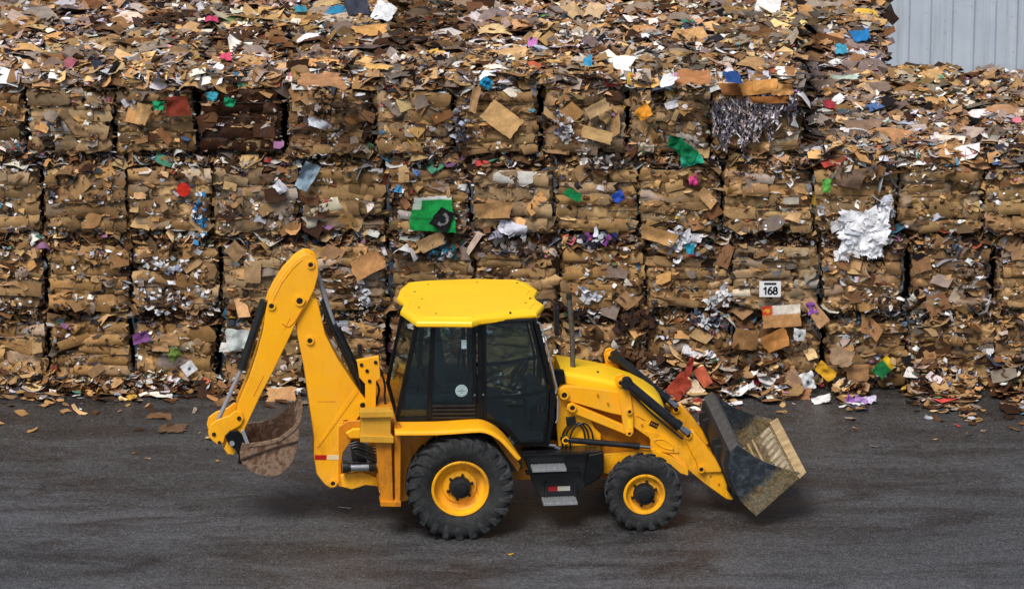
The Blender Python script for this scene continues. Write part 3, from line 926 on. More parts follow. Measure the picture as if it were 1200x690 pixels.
# cutting edge
e0 = (Lp_[0] - hl.x * .06, Lp_[1] - hl.y * .06); e1 = (Lp_[0] + hl.x * .05, Lp_[1] + hl.y * .05)
nrm = Vector((-hl.y, hl.x))
ce = MB().prism([(e0[0] - nrm.x * .004, e0[1] - nrm.y * .004), (e1[0], e1[1]), (e1[0] + nrm.x * .012, e1[1] + nrm.y * .012), (e0[0] + nrm.x * .046, e0[1] + nrm.y * .046)], BN - .03, BF + .03)
ce.build('cutting_edge', M['bucket_edge'], bucket, bevel=.004)
# adapter straps on the floor inside, behind the edge
for k in range(9):
    yy = BN + .16 + k * (BF - BN - .32) / 8
    sj = random.uniform(-.03, .03)
    s0 = (Lp_[0] - hl.x * (.27 + sj), Lp_[1] - hl.y * (.27 + sj))
    s1 = (Lp_[0] - hl.x * .09, Lp_[1] - hl.y * .09)
    MB().prism([(s0[0] + nrm.x * .018, s0[1] + nrm.y * .018), (s1[0] + nrm.x * .018, s1[1] + nrm.y * .018), (s1[0] + nrm.x * .062, s1[1] + nrm.y * .062), (s0[0] + nrm.x * .040, s0[1] + nrm.y * .040)], yy - .038, yy + .038).build('wear_strap', M['strap'], bucket, bevel=.006)
dk0 = (Lp_[0] - hl.x * .31, Lp_[1] - hl.y * .31); dk1 = (Lp_[0] - hl.x * .07, Lp_[1] - hl.y * .07)
MB().prism([(dk0[0] + nrm.x * .017, dk0[1] + nrm.y * .017), (dk1[0] + nrm.x * .017, dk1[1] + nrm.y * .017), (dk1[0] + nrm.x * .024, dk1[1] + nrm.y * .024), (dk0[0] + nrm.x * .024, dk0[1] + nrm.y * .024)], BN + .03, BF - .03).build('strap_bed', M['bed'], bucket)
# ribs where the floor meets the back
for k in (.30, .40, .50):
    s0 = (Hp_[0] + (Lp_[0] - Hp_[0]) * k, Hp_[1] + (Lp_[1] - Hp_[1]) * k)
    MB().prism([(s0[0], s0[1] + .0), (s0[0] + hl.x * .025, s0[1] + hl.y * .025), (s0[0] + hl.x * .025 + nrm.x * .035, s0[1] + hl.y * .025 + nrm.y * .035), (s0[0] + nrm.x * .035, s0[1] + nrm.y * .035)], BN + .01, BF - .01).build('floor_rib', M['bucket_edge'], bucket, bevel=.004)
# top beam
M['beam'] = simple('dark_grey_beam', (.060, .058, .055), (.11, .105, .10), .6, .2, 10, .3)
tb = MB().prism(LP([(854, 526.5), (864, 519.0), (870, 524.5), (857, 534)], BN), BN - .02, BF + .02)
tb.build('bucket_top_beam', M['beam'], bucket, bevel=.008)
# black mounting plates behind
M['matt'] = simple('matt_black_steel', (.008, .008, .009), (.016, .016, .017), .6)
for y_ in (.42, .70, 1.44, 1.72):
    MB().prism(LP([(846, 520), (858, 532), (856, 545), (858, 562), (865, 580), (861, 586), (855, 578), (846, 552), (838, 535), (838, 522)], BN + .4), y_, y_ + .05).build('mounting_plate', M['matt'], bucket, bevel=.006)
for (u, v) in ((848, 530), (856, 572)):
    a = lp(u, v, .46)
    MB().tube([(a[0], .42, a[1]), (a[0], 1.77, a[1])], .045, 14).build('mounting_tube', M['matt'], bucket, smooth=40)
MB().prism(LP([(851, 526), (858, 526), (855, 545), (858, 560), (866, 582), (860, 580), (852, 560), (848, 545)], .1), .12, 2.0).build('bucket_back_stiffener', M['matt'], bucket, bevel=.01)

# ---- stabilisers, carriage
SYN = .06
def stab(y0, near):
    s_ = MB().prism(LP([(423, 482), (459, 481), (460, 487), (458, 490), (458, 507), (461, 512), (460, 517), (424, 516), (421, 512), (423, 507), (423, 490), (421, 487)], SYN), y0, y0 + .16)
    root = s_.build('stabiliser_head', M['old_yellow'], bh, bevel=.012, seg=3)
    MB().prism(LP([(421, 481), (460, 480), (461, 487), (421.5, 488)], SYN), y0 - .05, y0 - .001).build('head_flange', M['old_yellow'], root, bevel=.006)
    MB().prism(LP([(421, 509), (461, 510), (461, 517.5), (422, 516.5)], SYN), y0 - .05, y0 - .001).build('head_flange', M['old_yellow'], root, bevel=.006)
    lg = MB().prism(LP([(440, 516), (459, 517), (461, 590), (447, 590)], SYN + .03), y0 + .03, y0 + .17)
    lg.build('stabiliser_leg', M['shaded_amber'], bh, bevel=.012)
    lg = MB().prism(LP([(462, 498), (470, 499), (469.5, 590), (463, 590)], SYN + .05), y0 + .07, y0 + .20)
    lg.build('stabiliser_guide', M['shaded_amber'], bh, bevel=.008)
    MB().prism(LP([(446, 587), (470, 587.5), (470, 593.5), (446, 593)], SYN), y0 - .01, y0 + .22).build('stabiliser_foot', M['shaded_amber'], bh, bevel=.008)
stab(SYN, True)
stab(2 * Ym - SYN - .16, False)
# carriage frame across the back
xa, za = lp(441, 497, .3); xb, zb_ = lp(466, 497, .3)
_, zlo = lp(450, 575, .3)
cr = MB().box(xa + .02, xb - .02, .22, 1.94, za - .06, za + .06)
cr.box(xa + .02, xb - .02, .22, 1.94, zlo, zlo + .12)
for y_ in (.26, 1.82): cr.box(xa + .03, xb - .03, y_, y_ + .08, zlo + .12, za - .06)
cr.build('rear_carriage_frame', M['shaded_amber'], bh, bevel=.008)
# kingpost assembly
KY0, KY1 = .78, 1.16
kp = MB()
kp.prism(LP([(397, 500), (408, 493), (446, 492), (446, 515), (412, 516), (402, 530), (400, 545), (400, 556), (444, 556), (446, 566), (428, 569), (412, 572), (397, 570)], KY0), KY0, KY0 + .05)
kp.prism(LP([(397, 500), (408, 493), (446, 492), (446, 515), (412, 516), (402, 530), (400, 545), (400, 556), (444, 556), (446, 566), (428, 569), (412, 572), (397, 570)], KY0), KY1 - .05, KY1)
kp.build('kingpost', M['shaded_amber'], bh, bevel=.008)
# dark mass of hoses and slew cylinders behind the boom foot
a = lp(402, 547, .62); b = lp(440, 547, .62)
sc = MB().tube([(a[0], .62, a[1]), (b[0], .62, b[1])], .055, 18)
sc.tube([(a[0] - .01, .62, a[1]), (a[0] + .05, .62, a[1])], .075, 18)
sc = sc.build('slew_cylinder', M['black'], bh, smooth=40)
a = lp(411, 547.5, .6); b = lp(432, 547, .6)
MB().tube([(a[0], .60, a[1]), (b[0], .60, b[1])], .048, 18).build('cylinder_sleeve', M['chrome'], sc, smooth=40)
a = lp(413, 524, .66); b = lp(414, 541, .66)
MB().prism(LP([(412, 520), (427, 523), (430, 542), (413, 541)], .70), .70, .95).build('valve_bank', M['black'], bh, bevel=.01)
hz_ = MB()
for k in range(7):
    P = smoothpoly(LP([(411 + k, 521 + 2 * k), (420, 518 + 2.6 * k), (430, 523 + 2.4 * k), (438, 527 + 2.6 * k), (443, 522 + 3.5 * k)], .62), 2)
    hz_.tube([(x, .66 - .02 * (k % 3), z) for x, z in P], .012, 8)
hz_.build('hose_bundle', M['hose'], bh, smooth=60)
MB().prism(LP([(405, 507), (414, 502), (424, 502), (424, 513), (410, 513)], .72), .70, .76).build('pivot_lug', M['yellow'], bh, bevel=.01)
MB().prism(LP([(399, 556), (424, 551), (446, 560), (446, 569), (428, 567), (412, 572), (400, 569)], .72), .68, .76).build('pivot_lug', M['yellow'], bh, bevel=.01)
# upper control head with its levers between boom and cab
up = MB()
up.prism(LP([(418, 422), (444, 417), (446, 443), (441, 446), (440, 492), (428, 492), (428, 450), (421, 442)], .78), .77, .83)
up.build('boom_lock_plate', M['yellow'], bh, bevel=.008)
for (u, v) in ((423.5, 427), (440, 424), (430, 434), (433, 446)):
    a = lp(u, v, .78)
    MB().disc(a, .022, .758, .769, 12).build('bolt_hole', M['pin'], bh)
hz_ = MB()
for k, (p0, p1, p2, p3) in enumerate([((421, 404), (424, 420), (428, 440), (432, 488)), ((434, 440), (438, 452), (436, 470), (446, 492)), ((440, 446), (446, 458), (440, 474), (452, 494)), ((428, 430), (424, 450), (426, 470), (420, 484)), ((444, 430), (452, 450), (450, 470), (458, 492)), ((412, 418), (416, 436), (424, 452), (423, 474))]):
    P = smoothpoly(LP([p0, p1, p2, p3], .86), 2)
    hz_.tube([(x, .84 + .03 * (k % 3), z) for x, z in P], .013, 8)
a = lp(421.5, 404, .86); b = lp(422, 420, .86)
hz_.bar(a, b, .05, .84, .90)
hz_.build('boom_hoses', M['hose'], bh, smooth=60)

# ---- boom
BO = .80
boom_px = [(362, 346), (372, 352), (375, 364), (381, 391), (395, 419), (415, 449.5), (430, 470), (431, 477), (427, 482), (421, 488), (409, 506.5), (401, 522), (397.5, 540), (397.5, 565), (395, 570), (388, 572.5), (380, 567), (371, 555), (368, 535), (368, 512), (362.5, 473), (356.5, 432), (348, 390), (347, 372), (354, 352)]
boom = MB().prism(LP(boom_px, BO), BO, BO + .30).build('boom', M['yellow'], bh, bevel=.014, seg=3)
# folded crease on the flank
a = lp(416, 455, BO); b = lp(370.5, 524, BO)
MB().prism([a, b, lp(374, 523, BO), lp(420, 459, BO)], BO - .007, BO + .001).build('boom_crease', M['yellow'], boom, bevel=.003)
MB().prism(LP([(369, 532.8), (382.5, 532.8), (382.5, 538.3), (369, 538.3)], BO), BO - .004, BO - .001).build('red_reflector', M['red'], boom)
MB().prism(LP([(383.5, 532.8), (397, 532.8), (397, 538.3), (383.5, 538.3)], BO), BO - .004, BO - .001).build('cream_reflector', M['cream'], boom)
# stamped mark low on the boom
a = lp(405, 497, BO)
mk = MB().bar((a[0] - .03, a[1] + .05), (a[0] + .03, a[1] + .05), .008, BO - .003, BO - .001)
mk.bar((a[0] - .03, a[1] + .02), (a[0] + .03, a[1] + .02), .006, BO - .003, BO - .001)
mk.bar((a[0] - .02, a[1] - .01), (a[0] + .02, a[1] - .01), .006, BO - .003, BO - .001)
mk.bar((a[0], a[1] - .04), (a[0], a[1] + .05), .006, BO - .003, BO - .001)
mk.build('stamped_mark', M['pin'], boom)
for (u, v, r_) in ((363, 398.5, .050), (425, 474, .055), (390, 565.5, .045)):
    pin(u, v, BO - .001, r_, boom, True, .025)

# ---- dipper
DI = BO - .05
dip_px = [(355, 290.5), (362, 291), (369, 296), (372.8, 305), (373, 322), (368, 340), (361, 354), (348, 376), (338.5, 397), (319, 437), (305, 464), (288, 500), (284, 512), (280, 526), (273.5, 533), (267, 532), (262.5, 526), (266, 518), (276, 505), (273.5, 498), (276, 486), (276, 468), (283, 451), (289, 437), (299.5, 405), (306, 380), (309, 358), (312, 344), (319, 329), (330, 312), (344, 297)]
def shf(p):
    u, v = p
    if v < 470 and (u < 300 + (440 - v) * .42 or v < 297): return (u + 2.5, v + 7.5)
    return p
dip_px = [(357.5, 298), (363, 298.5), (368.5, 301), (372.8, 307), (373, 322), (368, 340), (361, 354), (348, 376), (338.5, 397), (319, 437), (305, 464), (288, 500), (284, 512), (280, 526), (273.5, 533), (267, 532), (262.5, 526), (266, 518), (276, 505), (274.5, 498), (277.5, 488), (278.5, 474), (285.5, 458), (291.5, 444), (302, 412), (308.5, 387), (311.5, 365), (314.5, 351), (321.5, 336.5), (332.5, 319.5), (346.5, 304.5)]
dip = MB().prism(LP(dip_px, DI), DI, DI + .045).build('dipper', M['yellow'], bh, bevel=.010, seg=3)
MB().prism(LP(dip_px, DI), DI + .225, DI + .27).build('dipper_side', M['yellow'], dip, bevel=.010, seg=3)
MB().prism(LP([(312, 372), (316.5, 352), (330, 345), (334, 356), (327, 388), (301, 450), (285, 484), (279.5, 484), (280.5, 474), (293.5, 442), (304.5, 410)], DI), DI + .045, DI + .225).build('dipper_core', M['yellow'], dip, bevel=.01)
MB().prism(LP([(347.5, 305), (358, 299), (366, 302), (362, 308), (353, 311), (341, 322), (329, 340), (321, 355), (315.5, 352), (322, 338), (333.5, 320)], DI), DI + .045, DI + .225).build('dipper_nose', M['yellow'], dip, bevel=.01)
# raised reinforcing border along the outer edge
P = LP([(354, 304), (343, 314), (330, 331), (322, 347), (318, 356)], DI)
rb = MB()
for a, b in zip(P[:-1], P[1:]): rb.bar(a, b, .016, DI - .006, DI + .001)
rb.build('edge_bead', M['yellow'], dip, bevel=.003)
P = smoothpoly(LP([(331, 379), (337, 384), (345, 378), (354, 362), (359, 352)], DI), 2)
rb = MB()
rb.tube([(x, DI - .001, z) for x, z in P], .007, 8)
rb.build('weld_bead', M['shaded_amber'], dip, smooth=60)
for (u, v, r_) in ((364, 309.8, .048), (351, 352, .062), (318, 358, .050), (280, 489, .048)):
    pin(u, v, DI - .001, r_, dip, True, .022)
for (u, v, a2, b2) in ((372, 470, 393, 470), (309, 440, 297, 464), (340, 372, 333, 386)):
    p_ = lp(u, v, DI if u < 345 else BO); q_ = lp(a2, b2, DI if u < 345 else BO)
    yy_ = DI if u < 345 else BO
    MB().tube([(p_[0], yy_ - .001, p_[1]), (q_[0], yy_ - .001, q_[1])], .004, 6).build('weld_bead', M['shaded_amber'], dip if u < 345 else boom, smooth=60)
# tipping link plates
tl = [(243.8, 506), (246, 498), (254, 492), (268, 487), (276, 481), (283, 482), (286, 490), (282, 498), (270, 505), (264, 510), (262, 518), (257, 522), (250, 517), (245, 512)]
tlk = MB().prism(LP(tl, DI - .03), DI - .035, DI - .003).build('tipping_link', M['yellow'], bh, bevel=.009, seg=3)
MB().prism(LP(tl, DI - .03), DI + .273, DI + .30).build('tipping_link', M['yellow'], bh, bevel=.009, seg=3)
for (u, v, r_) in ((250.6, 508.3, .040), (257, 518, .036), (280, 489.5, .042)):
    x, z = lp(u, v, DI - .03)
    MB().disc((x, z), r_ * .62, DI - .05, DI - .034, 14).build('pivot_pin', M['pin'], tlk, bevel=.004)
MB().prism(LP([(260, 516), (270, 507), (276, 512), (270, 520), (277, 532), (267, 535), (262, 527)], DI), DI + .06, DI + .22).build('bucket_link', M['yellow'], bh, bevel=.01)

# dipper hydraulic cylinders
def cyl2(p0, p1, p2, r, rr, y_, nm, rodm='grey_rod', box=False):
    a = lp(*p0, y_); b = lp(*p1, y_); c = lp(*p2, y_)
    d = Vector((b[0] - a[0], b[1] - a[1])).normalized()
    o = MB().tube([(a[0], y_, a[1]), (b[0], y_, b[1])], r, 20)
    o.tube([(b[0] - d.x * .07, y_, b[1] - d.y * .07), (b[0] + d.x * .01, y_, b[1] + d.y * .01)], r * 1.2, 20)
    o = o.build(nm, M['black'], bh, smooth=40)
    MB().tube([(b[0], y_, b[1]), (c[0], y_, c[1])], rr, 14).build('piston_rod', M[rodm], o, smooth=40)
    return o
CYm = BO + .15
cyl2((310, 352), (283.5, 431), (251, 502), .052, .026, CYm - .12, 'bucket_cylinder')
cyl2((432, 468), (391, 380), (369, 312), .060, .030, CYm - .02, 'dipper_cylinder')
# silver bracket on the gland
a = lp(400, 378.5, CYm)
MB().bar((a[0] - .06, a[1]), (a[0] + .08, a[1]), .045, CYm - .08, CYm + .03).build('gland_bracket', M['steel'], bh, bevel=.006)
hz_ = MB()
P = smoothpoly(LP([(376, 352), (388, 384), (402, 410), (416, 432), (428, 452), (434, 470)], BO + .1), 2)
for k in range(3):
    hz_.tube([(x + .018 * k, BO + .06 + .05 * k, z + .01 * k) for x, z in P], .016, 8)
P = smoothpoly(LP([(409, 416), (416, 430), (423, 450), (420, 470)], BO + .1), 2)
hz_.tube([(x, BO + .02, z) for x, z in P], .014, 8)
hz_.build('boom_hoses', M['hose'], bh, smooth=60)
P = smoothpoly(LP([(304, 372), (300, 392), (291, 414), (284, 430)], BO + .1), 2)
MB().tube([(x, DI + .1, z) for x, z in P], .013, 8).build('dipper_hose', M['hose'], bh, smooth=60)

# ---- backhoe bucket
KN, KF = .60, 1.32
ba = [(284, 519), (281, 530), (282, 540), (288, 548), (301, 555.5), (316, 557.5), (329, 555.5), (341, 544), (348, 528), (350, 512), (350.5, 500), (353.5, 488)]
P = LP(ba, KN)
P = [P[0]] + smoothpoly(P[1:-1], 1) + [P[-1]]
rim_ = LP([(347, 497), (337, 505), (326, 512.5), (310, 516.5), (293, 518.5)], KN)
inn = offset_line(P, -.02)
inn = offset_line(P, .02)
sh = MB(); m_ = len(P)
for y_ in (KN, KF):
    sh.v += [(x, y_, z) for x, z in P] + [(x, y_, z) for x, z in inn]
for i in range(m_ - 1):
    sh.f.append([i, i + 1, 2 * m_ + i + 1, 2 * m_ + i])
    sh.f.append([m_ + i, m_ + i + 1, 3 * m_ + i + 1, 3 * m_ + i])
    sh.f.append([i, i + 1, m_ + i + 1, m_ + i]); sh.f.append([2 * m_ + i, 2 * m_ + i + 1, 3 * m_ + i + 1, 3 * m_ + i])
sh.f.append([0, m_, 3 * m_, 2 * m_]); sh.f.append([m_ - 1, 2 * m_ - 1, 4 * m_ - 1, 3 * m_ - 1])
bb = sh.build('backhoe_bucket', M['rust'], bh, smooth=35)
for ya, yb in ((KN - .018, KN - .001), (KF + .001, KF + .018)):
    MB().prism(P[:-1] + rim_, ya, yb).build('bucket_side', M['rust'], bb, bevel=.004)
    # reinforcing strip round the rim
    st_ = MB()
    rr_ = LP([(350, 493), (346, 499), (337, 507), (326, 514.5), (310, 518.5), (290, 520.5)], KN)
    yo_ = (ya - .016, ya - .001) if ya < 1 else (yb + .001, yb + .016)
    for a, b in zip(rr_[:-1], rr_[1:]): st_.bar(a, b, .045, *yo_)
    st_.build('rim_strip', M['rust'], bb, bevel=.004)
st_ = MB()
for a, b in (((281, 538), (300, 531)), ((300, 531), (322, 523.5)), ((322, 523.5), (349, 516))):
    st_.bar(lp(*a, KN), lp(*b, KN), .022, KN - .034, KN - .018)
st_.build('wear_strip', M['darkrust'], bb, bevel=.003)
tx, tz = P[-1]
dd_ = Vector((P[-1][0] - P[-2][0], P[-1][1] - P[-2][1])).normalized()
for k in range(5):
    yy = KN + .06 + k * (KF - KN - .12) / 4
    nn_ = Vector((-dd_.y, dd_.x))
    q = [(tx - dd_.x * .10 - nn_.x * .02, tz - dd_.y * .10 - nn_.y * .02), (tx - dd_.x * .10 + nn_.x * .035, tz - dd_.y * .10 + nn_.y * .035), (tx + dd_.x * .10 + nn_.x * .012, tz + dd_.y * .10 + nn_.y * .012), (tx + dd_.x * .10, tz + dd_.y * .10)]
    MB().prism(q, yy - .035, yy + .035).build('bucket_tooth', M['rust'], bb, bevel=.006)
# hinge brackets
for y_ in (.64, 1.20):
    MB().prism(LP([(264, 511), (270, 505), (279, 505), (287, 512), (289, 522), (286, 534), (283, 544), (279, 543), (280, 534), (275, 526), (268, 521)], .64), y_, y_ + .05).build('hinge_plate', M['black_gloss'], bb, bevel=.006)
MB().prism(LP([(268, 511), (282, 509), (287, 520), (284, 532), (278, 524)], .7), .70, 1.19).build('hinge_block', M['black'], bb, bevel=.01)
a = lp(271, 514, .8); MB().tube([(a[0], .62, a[1]), (a[0], 1.27, a[1])], .030, 16).build('hinge_pin', M['grey_rod'], bb, smooth=40)
a = lp(284, 513, .8); MB().bar(lp(284, 503, .60), lp(290, 519, .60), .045, .575, .597).build('hinge_strap', M['grey_rod'], bb, bevel=.006)

# ================================================================== BALES
WY = 5.85                     # front face of the wall
def srgb(r, g, b):
    f = lambda c: ((c / 255 + .055) / 1.055) ** 2.4 if c > 10 else c / 255 / 12.92
    return (f(r), f(g), f(b))

PAL = np.array([srgb(*c) for c in [
    (188, 150, 104), (170, 132, 88), (205, 170, 122), (150, 112, 74), (128, 96, 66), (176, 140, 100), (160, 128, 92), (196, 150, 96),   # tan 0-7
    (96, 66, 44), (76, 50, 34), (110, 74, 46), (58, 40, 30),                                                                      # brown 8-11
    (150, 134, 122), (132, 116, 106), (168, 152, 138), (112, 100, 92),                                                             # grey tan 12-15
    (236, 234, 232), (214, 214, 218), (226, 218, 206), (190, 194, 204),                                                           # white 16-19
    (30, 26, 26), (46, 44, 52), (70, 78, 92),                                                                                    # dark 20-22
    (50, 140, 178), (24, 96, 160), (40, 150, 120), (196, 44, 44), (176, 120, 176), (228, 180, 50), (206, 96, 60), (232, 128, 150), (90, 150, 90)]])   # colours 23-31
PAL[23:] = PAL[23:] * .70 + np.array(srgb(120, 104, 92)) * .30
def weights(tan, brown, gt, white, dark, colr):
    w = np.concatenate([np.full(8, tan / 8), np.full(4, brown / 4), np.full(4, gt / 4), np.full(4, white / 4), np.full(3, dark / 3), np.full(9, colr / 9)])
    return w / w.sum()
W_FRONT = weights(.40, .22, .12, .15, .09, .040)
W_TOP = weights(.39, .15, .22, .19, .05, .035)
W_LAYER = weights(.58, .20, .14, .06, .02, .0)
W_TAN = weights(.80, .12, .08, 0, 0, 0)

def vnoise(x, z, cell, rng, n=48):
    g = rng.random((n, n))
    fx = x / cell + 17.3; fz = z / cell + 9.1
    ix = np.floor(fx).astype(int); iz = np.floor(fz).astype(int)
    tx_ = fx - ix; tz_ = fz - iz
    tx_ = tx_ * tx_ * (3 - 2 * tx_); tz_ = tz_ * tz_ * (3 - 2 * tz_)
    a = g[ix % n, iz % n]; b = g[(ix + 1) % n, iz % n]; c = g[ix % n, (iz + 1) % n]; d = g[(ix + 1) % n, (iz + 1) % n]
    return (a * (1 - tx_) + b * tx_) * (1 - tz_) + (c * (1 - tx_) + d * tx_) * tz_

def mesh_np(name, V, F, Cc, mat, smooth=False):
    me = bpy.data.meshes.new(name)
    nv, nf = len(V), len(F)
    k = F.shape[1]
    me.vertices.add(nv); me.vertices.foreach_set('co', V.astype(np.float32).ravel())
    me.loops.add(nf * k); me.loops.foreach_set('vertex_index', F.astype(np.int32).ravel())
    me.polygons.add(nf)
    me.polygons.foreach_set('loop_start', (np.arange(nf) * k).astype(np.int32))
    me.polygons.foreach_set('loop_total', np.full(nf, k, dtype=np.int32))
    me.update(calc_edges=True)
    at = me.color_attributes.new('Col', 'FLOAT_COLOR', 'POINT')
    c4 = np.ones((nv, 4), dtype=np.float32); c4[:, :3] = np.clip(Cc, 0, 1)
    at.data.foreach_set('color', c4.ravel())
    me.materials.append(mat)
    if smooth: me.shade_smooth()
    me.validate()
    return me

def scraps(P, N, E, L, Wd, Cc, curl, rng, rag=.07, point=.30, hj=.10):
    """P centre, N normal, E long axis, half sizes, colours -> verts, faces, colours; 8 verts / 3 quads each"""
    n = len(P)
    N = N / np.linalg.norm(N, axis=1, keepdims=True)
    E = E - N * (E * N).sum(1, keepdims=True)
    E = E / np.maximum(np.linalg.norm(E, axis=1, keepdims=True), 1e-6)
    B = np.cross(N, E)
    us = np.array([-1, -.35, .35, 1.])
    skew = rng.normal(0, .10, n) * np.minimum(1, Wd / L) * 1.5
    V = np.zeros((n, 8, 3)); 
    for i, u in enumerate(us):
        for j, w in enumerate((-1, 1)):
            uu = u + skew * w + rng.normal(0, rag, n); ww = w * (1 + rng.normal(0, rag, n)) * (1 if 0 < i < 3 else np.where(rng.random(n) < point, rng.uniform(.2, .8, n), 1))
            hh = curl * (u * u - .4) * L + rng.normal(0, hj, n) * np.minimum(L, .06)
            V[:, i * 2 + j] = P + E * (uu * L)[:, None] + B * (ww * Wd)[:, None] + N * hh[:, None]
    base = (np.arange(n) * 8)[:, None]
    F = np.concatenate([base + np.array([0, 2, 3, 1]), base + np.array([2, 4, 5, 3]), base + np.array([4, 6, 7, 5])], 1).reshape(-1, 4)
    Cv = np.repeat(Cc, 8, axis=0)
    return V.reshape(-1, 3), F, Cv

def pick(n, w, rng, jit=.22):
    c = PAL[rng.choice(len(PAL), n, p=w)]
    return c * np.exp(rng.normal(0, jit, n))[:, None] * (1 + rng.normal(0, .03, (n, 3)))

def pinch(rng, n, med, sig, lo, hi): return np.clip(med * np.exp(rng.normal(0, sig, n)), lo, hi)

HB, DB = 1.03, 1.12
def make_block(w, h, d, rng, style, top, ncol=64, nrow=60, tint=None):
    xs = np.linspace(-w / 2, w / 2, ncol); zs = np.linspace(0, h, nrow)
    X_, Z_ = np.meshgrid(xs, zs)
    nb = rng.integers(5, 8)
    zb = np.linspace(.07, h * .86, nb) + rng.normal(0, .008, nb)
    wob = [(vnoise(X_, X_ * 0 + i, .3, rng) - .5) * .022 for i in range(nb)]
    band = np.zeros_like(X_, dtype=int); lo = np.zeros_like(X_); hi = np.full_like(X_, h)
    for i in range(nb):
        bz = zb[i] + wob[i]
        m = Z_ > bz
        band += m
        lo = np.where(m, bz, lo)
    for i in range(nb - 1, -1, -1):
        bz = zb[i] + wob[i]
        hi = np.where(Z_ <= bz, bz, hi)
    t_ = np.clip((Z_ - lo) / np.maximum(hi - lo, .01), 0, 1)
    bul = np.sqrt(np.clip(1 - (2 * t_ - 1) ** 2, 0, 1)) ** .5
    Yo = np.zeros_like(X_); Cc = np.zeros(X_.shape + (3,))
    basecol = PAL[rng.choice([0, 1, 3, 5, 6, 6, 5, 14, 12])] * (.80 if style != 'dark' else .2)
    for b_ in range(nb + 1):
        mk = band == b_
        if not mk.any(): continue
        cuts = np.sort(rng.uniform(-w / 2, w / 2, rng.integers(1, 5)))
        sl = rng.normal(0, .9, len(cuts))
        idx = np.zeros_like(X_, dtype=int)
        for c_, s_ in zip(cuts, sl): idx += (X_ > c_ + (t_ - .5) * .12 * s_)
        for k in range(len(cuts) + 1):
            mm = mk & (idx == k)
            amp = rng.uniform(.022, .050); off = rng.uniform(-.035, .02)
            tl_ = rng.normal(0, .05)
            Yo[mm] += (-amp * bul + off + tl_ * (X_ * .3))[mm]
            cc = basecol * np.exp(rng.normal(0, .16)) * (1 - .0) if rng.random() < .6 else PAL[rng.choice(16, p=W_LAYER[:16] / W_LAYER[:16].sum())] * (.95 if style != 'dark' else .3)
            if style == 'dark': cc = np.array(srgb(62, 42, 30)) * np.exp(rng.normal(0, .25)) if rng.random() < .8 else cc
            Cc[mm] = cc
    # crumple ridges
    if tint is not None: Cc = Cc * .6 + .4 * tint * (Cc.mean(-1, keepdims=True) / max(tint.mean(), .01)) ** .8 * 1.0
    r1 = np.abs(vnoise(X_ * 1.0 + Z_ * .6, Z_ - X_ * .3, .11, rng) - .5); r2 = vnoise(X_, Z_, .045, rng)
    Yo += -.028 * (1 - 2 * r1) + .008 * r2
    Yo += (vnoise(X_, Z_, .35, rng) - .5) * .06
    # ragged zones
    e1 = h * (.84 + .10 * (vnoise(X_, X_ * 0, .2, rng) - .5)); e0 = h * (.10 + .12 * (vnoise(X_, X_ * 0 + 3, .2, rng) - .5))
    mess = np.clip((Z_ - e1) / .05, 0, 1) + np.clip((e0 - Z_) / .05, 0, 1)
    ms = vnoise(X_, Z_, .30, rng)
    mess = np.clip(mess + np.clip((ms - .80) * 9, 0, 1), 0, 1)
    hf = vnoise(X_, Z_ * 2.2, .05, rng)
    Yo += mess * (.06 + .06 * hf)
    dk = PAL[8] * .45
    Cc = Cc * (1 - mess[..., None]) + mess[..., None] * (dk * (0.3 + 1.3 * vnoise(X_, Z_ * 2, .04, rng))[..., None])
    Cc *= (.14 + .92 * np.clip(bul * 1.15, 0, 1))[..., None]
    Cc *= (.82 + .36 * vnoise(X_, Z_ * 1.4, .09, rng))[..., None]
    # rounded outer edges
    U = np.abs(X_) / (w / 2); T = np.abs(Z_ / h * 2 - 1)
    Yo += .11 * U ** 14 + .05 * T ** 16
    X2 = X_ + (vnoise(Z_, X_ * 0 + 5, .16, rng) - .5) * .05 * U ** 4
    Yf = -d / 2 + Yo
    V = np.stack([X2, Yf, Z_], -1)
    # sides and top pulled back
    left = V[:, :1].copy(); left[..., 1] = d / 2; left[..., 0] -= 0
    right = V[:, -1:].copy(); right[..., 1] = d / 2
    V = np.concatenate([left, V, right], 1)
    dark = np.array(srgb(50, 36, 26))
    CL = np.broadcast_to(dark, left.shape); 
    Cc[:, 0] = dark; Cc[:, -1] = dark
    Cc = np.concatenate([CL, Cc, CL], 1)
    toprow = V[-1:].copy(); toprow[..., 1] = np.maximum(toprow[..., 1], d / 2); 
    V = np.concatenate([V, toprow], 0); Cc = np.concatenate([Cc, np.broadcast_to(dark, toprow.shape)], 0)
    nr, nc = V.shape[:2]
    idx = np.arange(nr * nc).reshape(nr, nc)
    F = np.stack([idx[:-1, :-1], idx[:-1, 1:], idx[1:, 1:], idx[1:, :-1]], -1).reshape(-1, 4)
    V = V.reshape(-1, 3); Cc = Cc.reshape(-1, 3)
    if top:
        n2 = 34
        xs2 = np.linspace(-w / 2, w / 2, n2); ys2 = np.linspace(-d / 2 + .03, d / 2, n2)
        A, B_ = np.meshgrid(xs2, ys2)
        edge = np.maximum(np.abs(A) / (w / 2), np.abs(B_) / (d / 2)) ** 12
        zz = h + .012 + .05 * (vnoise(A, B_, .22, rng) - .3) + .02 * vnoise(A, B_, .06, rng) - .05 * edge
        cell = vnoise(A, B_ * 2.0, .13, rng)
        ci = PAL[12] * .55 + cell[..., None] * (PAL[5] - PAL[12] * .5) * .6
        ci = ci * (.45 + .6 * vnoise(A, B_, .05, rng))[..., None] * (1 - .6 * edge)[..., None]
        V2 = np.stack([A, B_, zz], -1).reshape(-1, 3)
        i2 = np.arange(n2 * n2).reshape(n2, n2) + len(V)
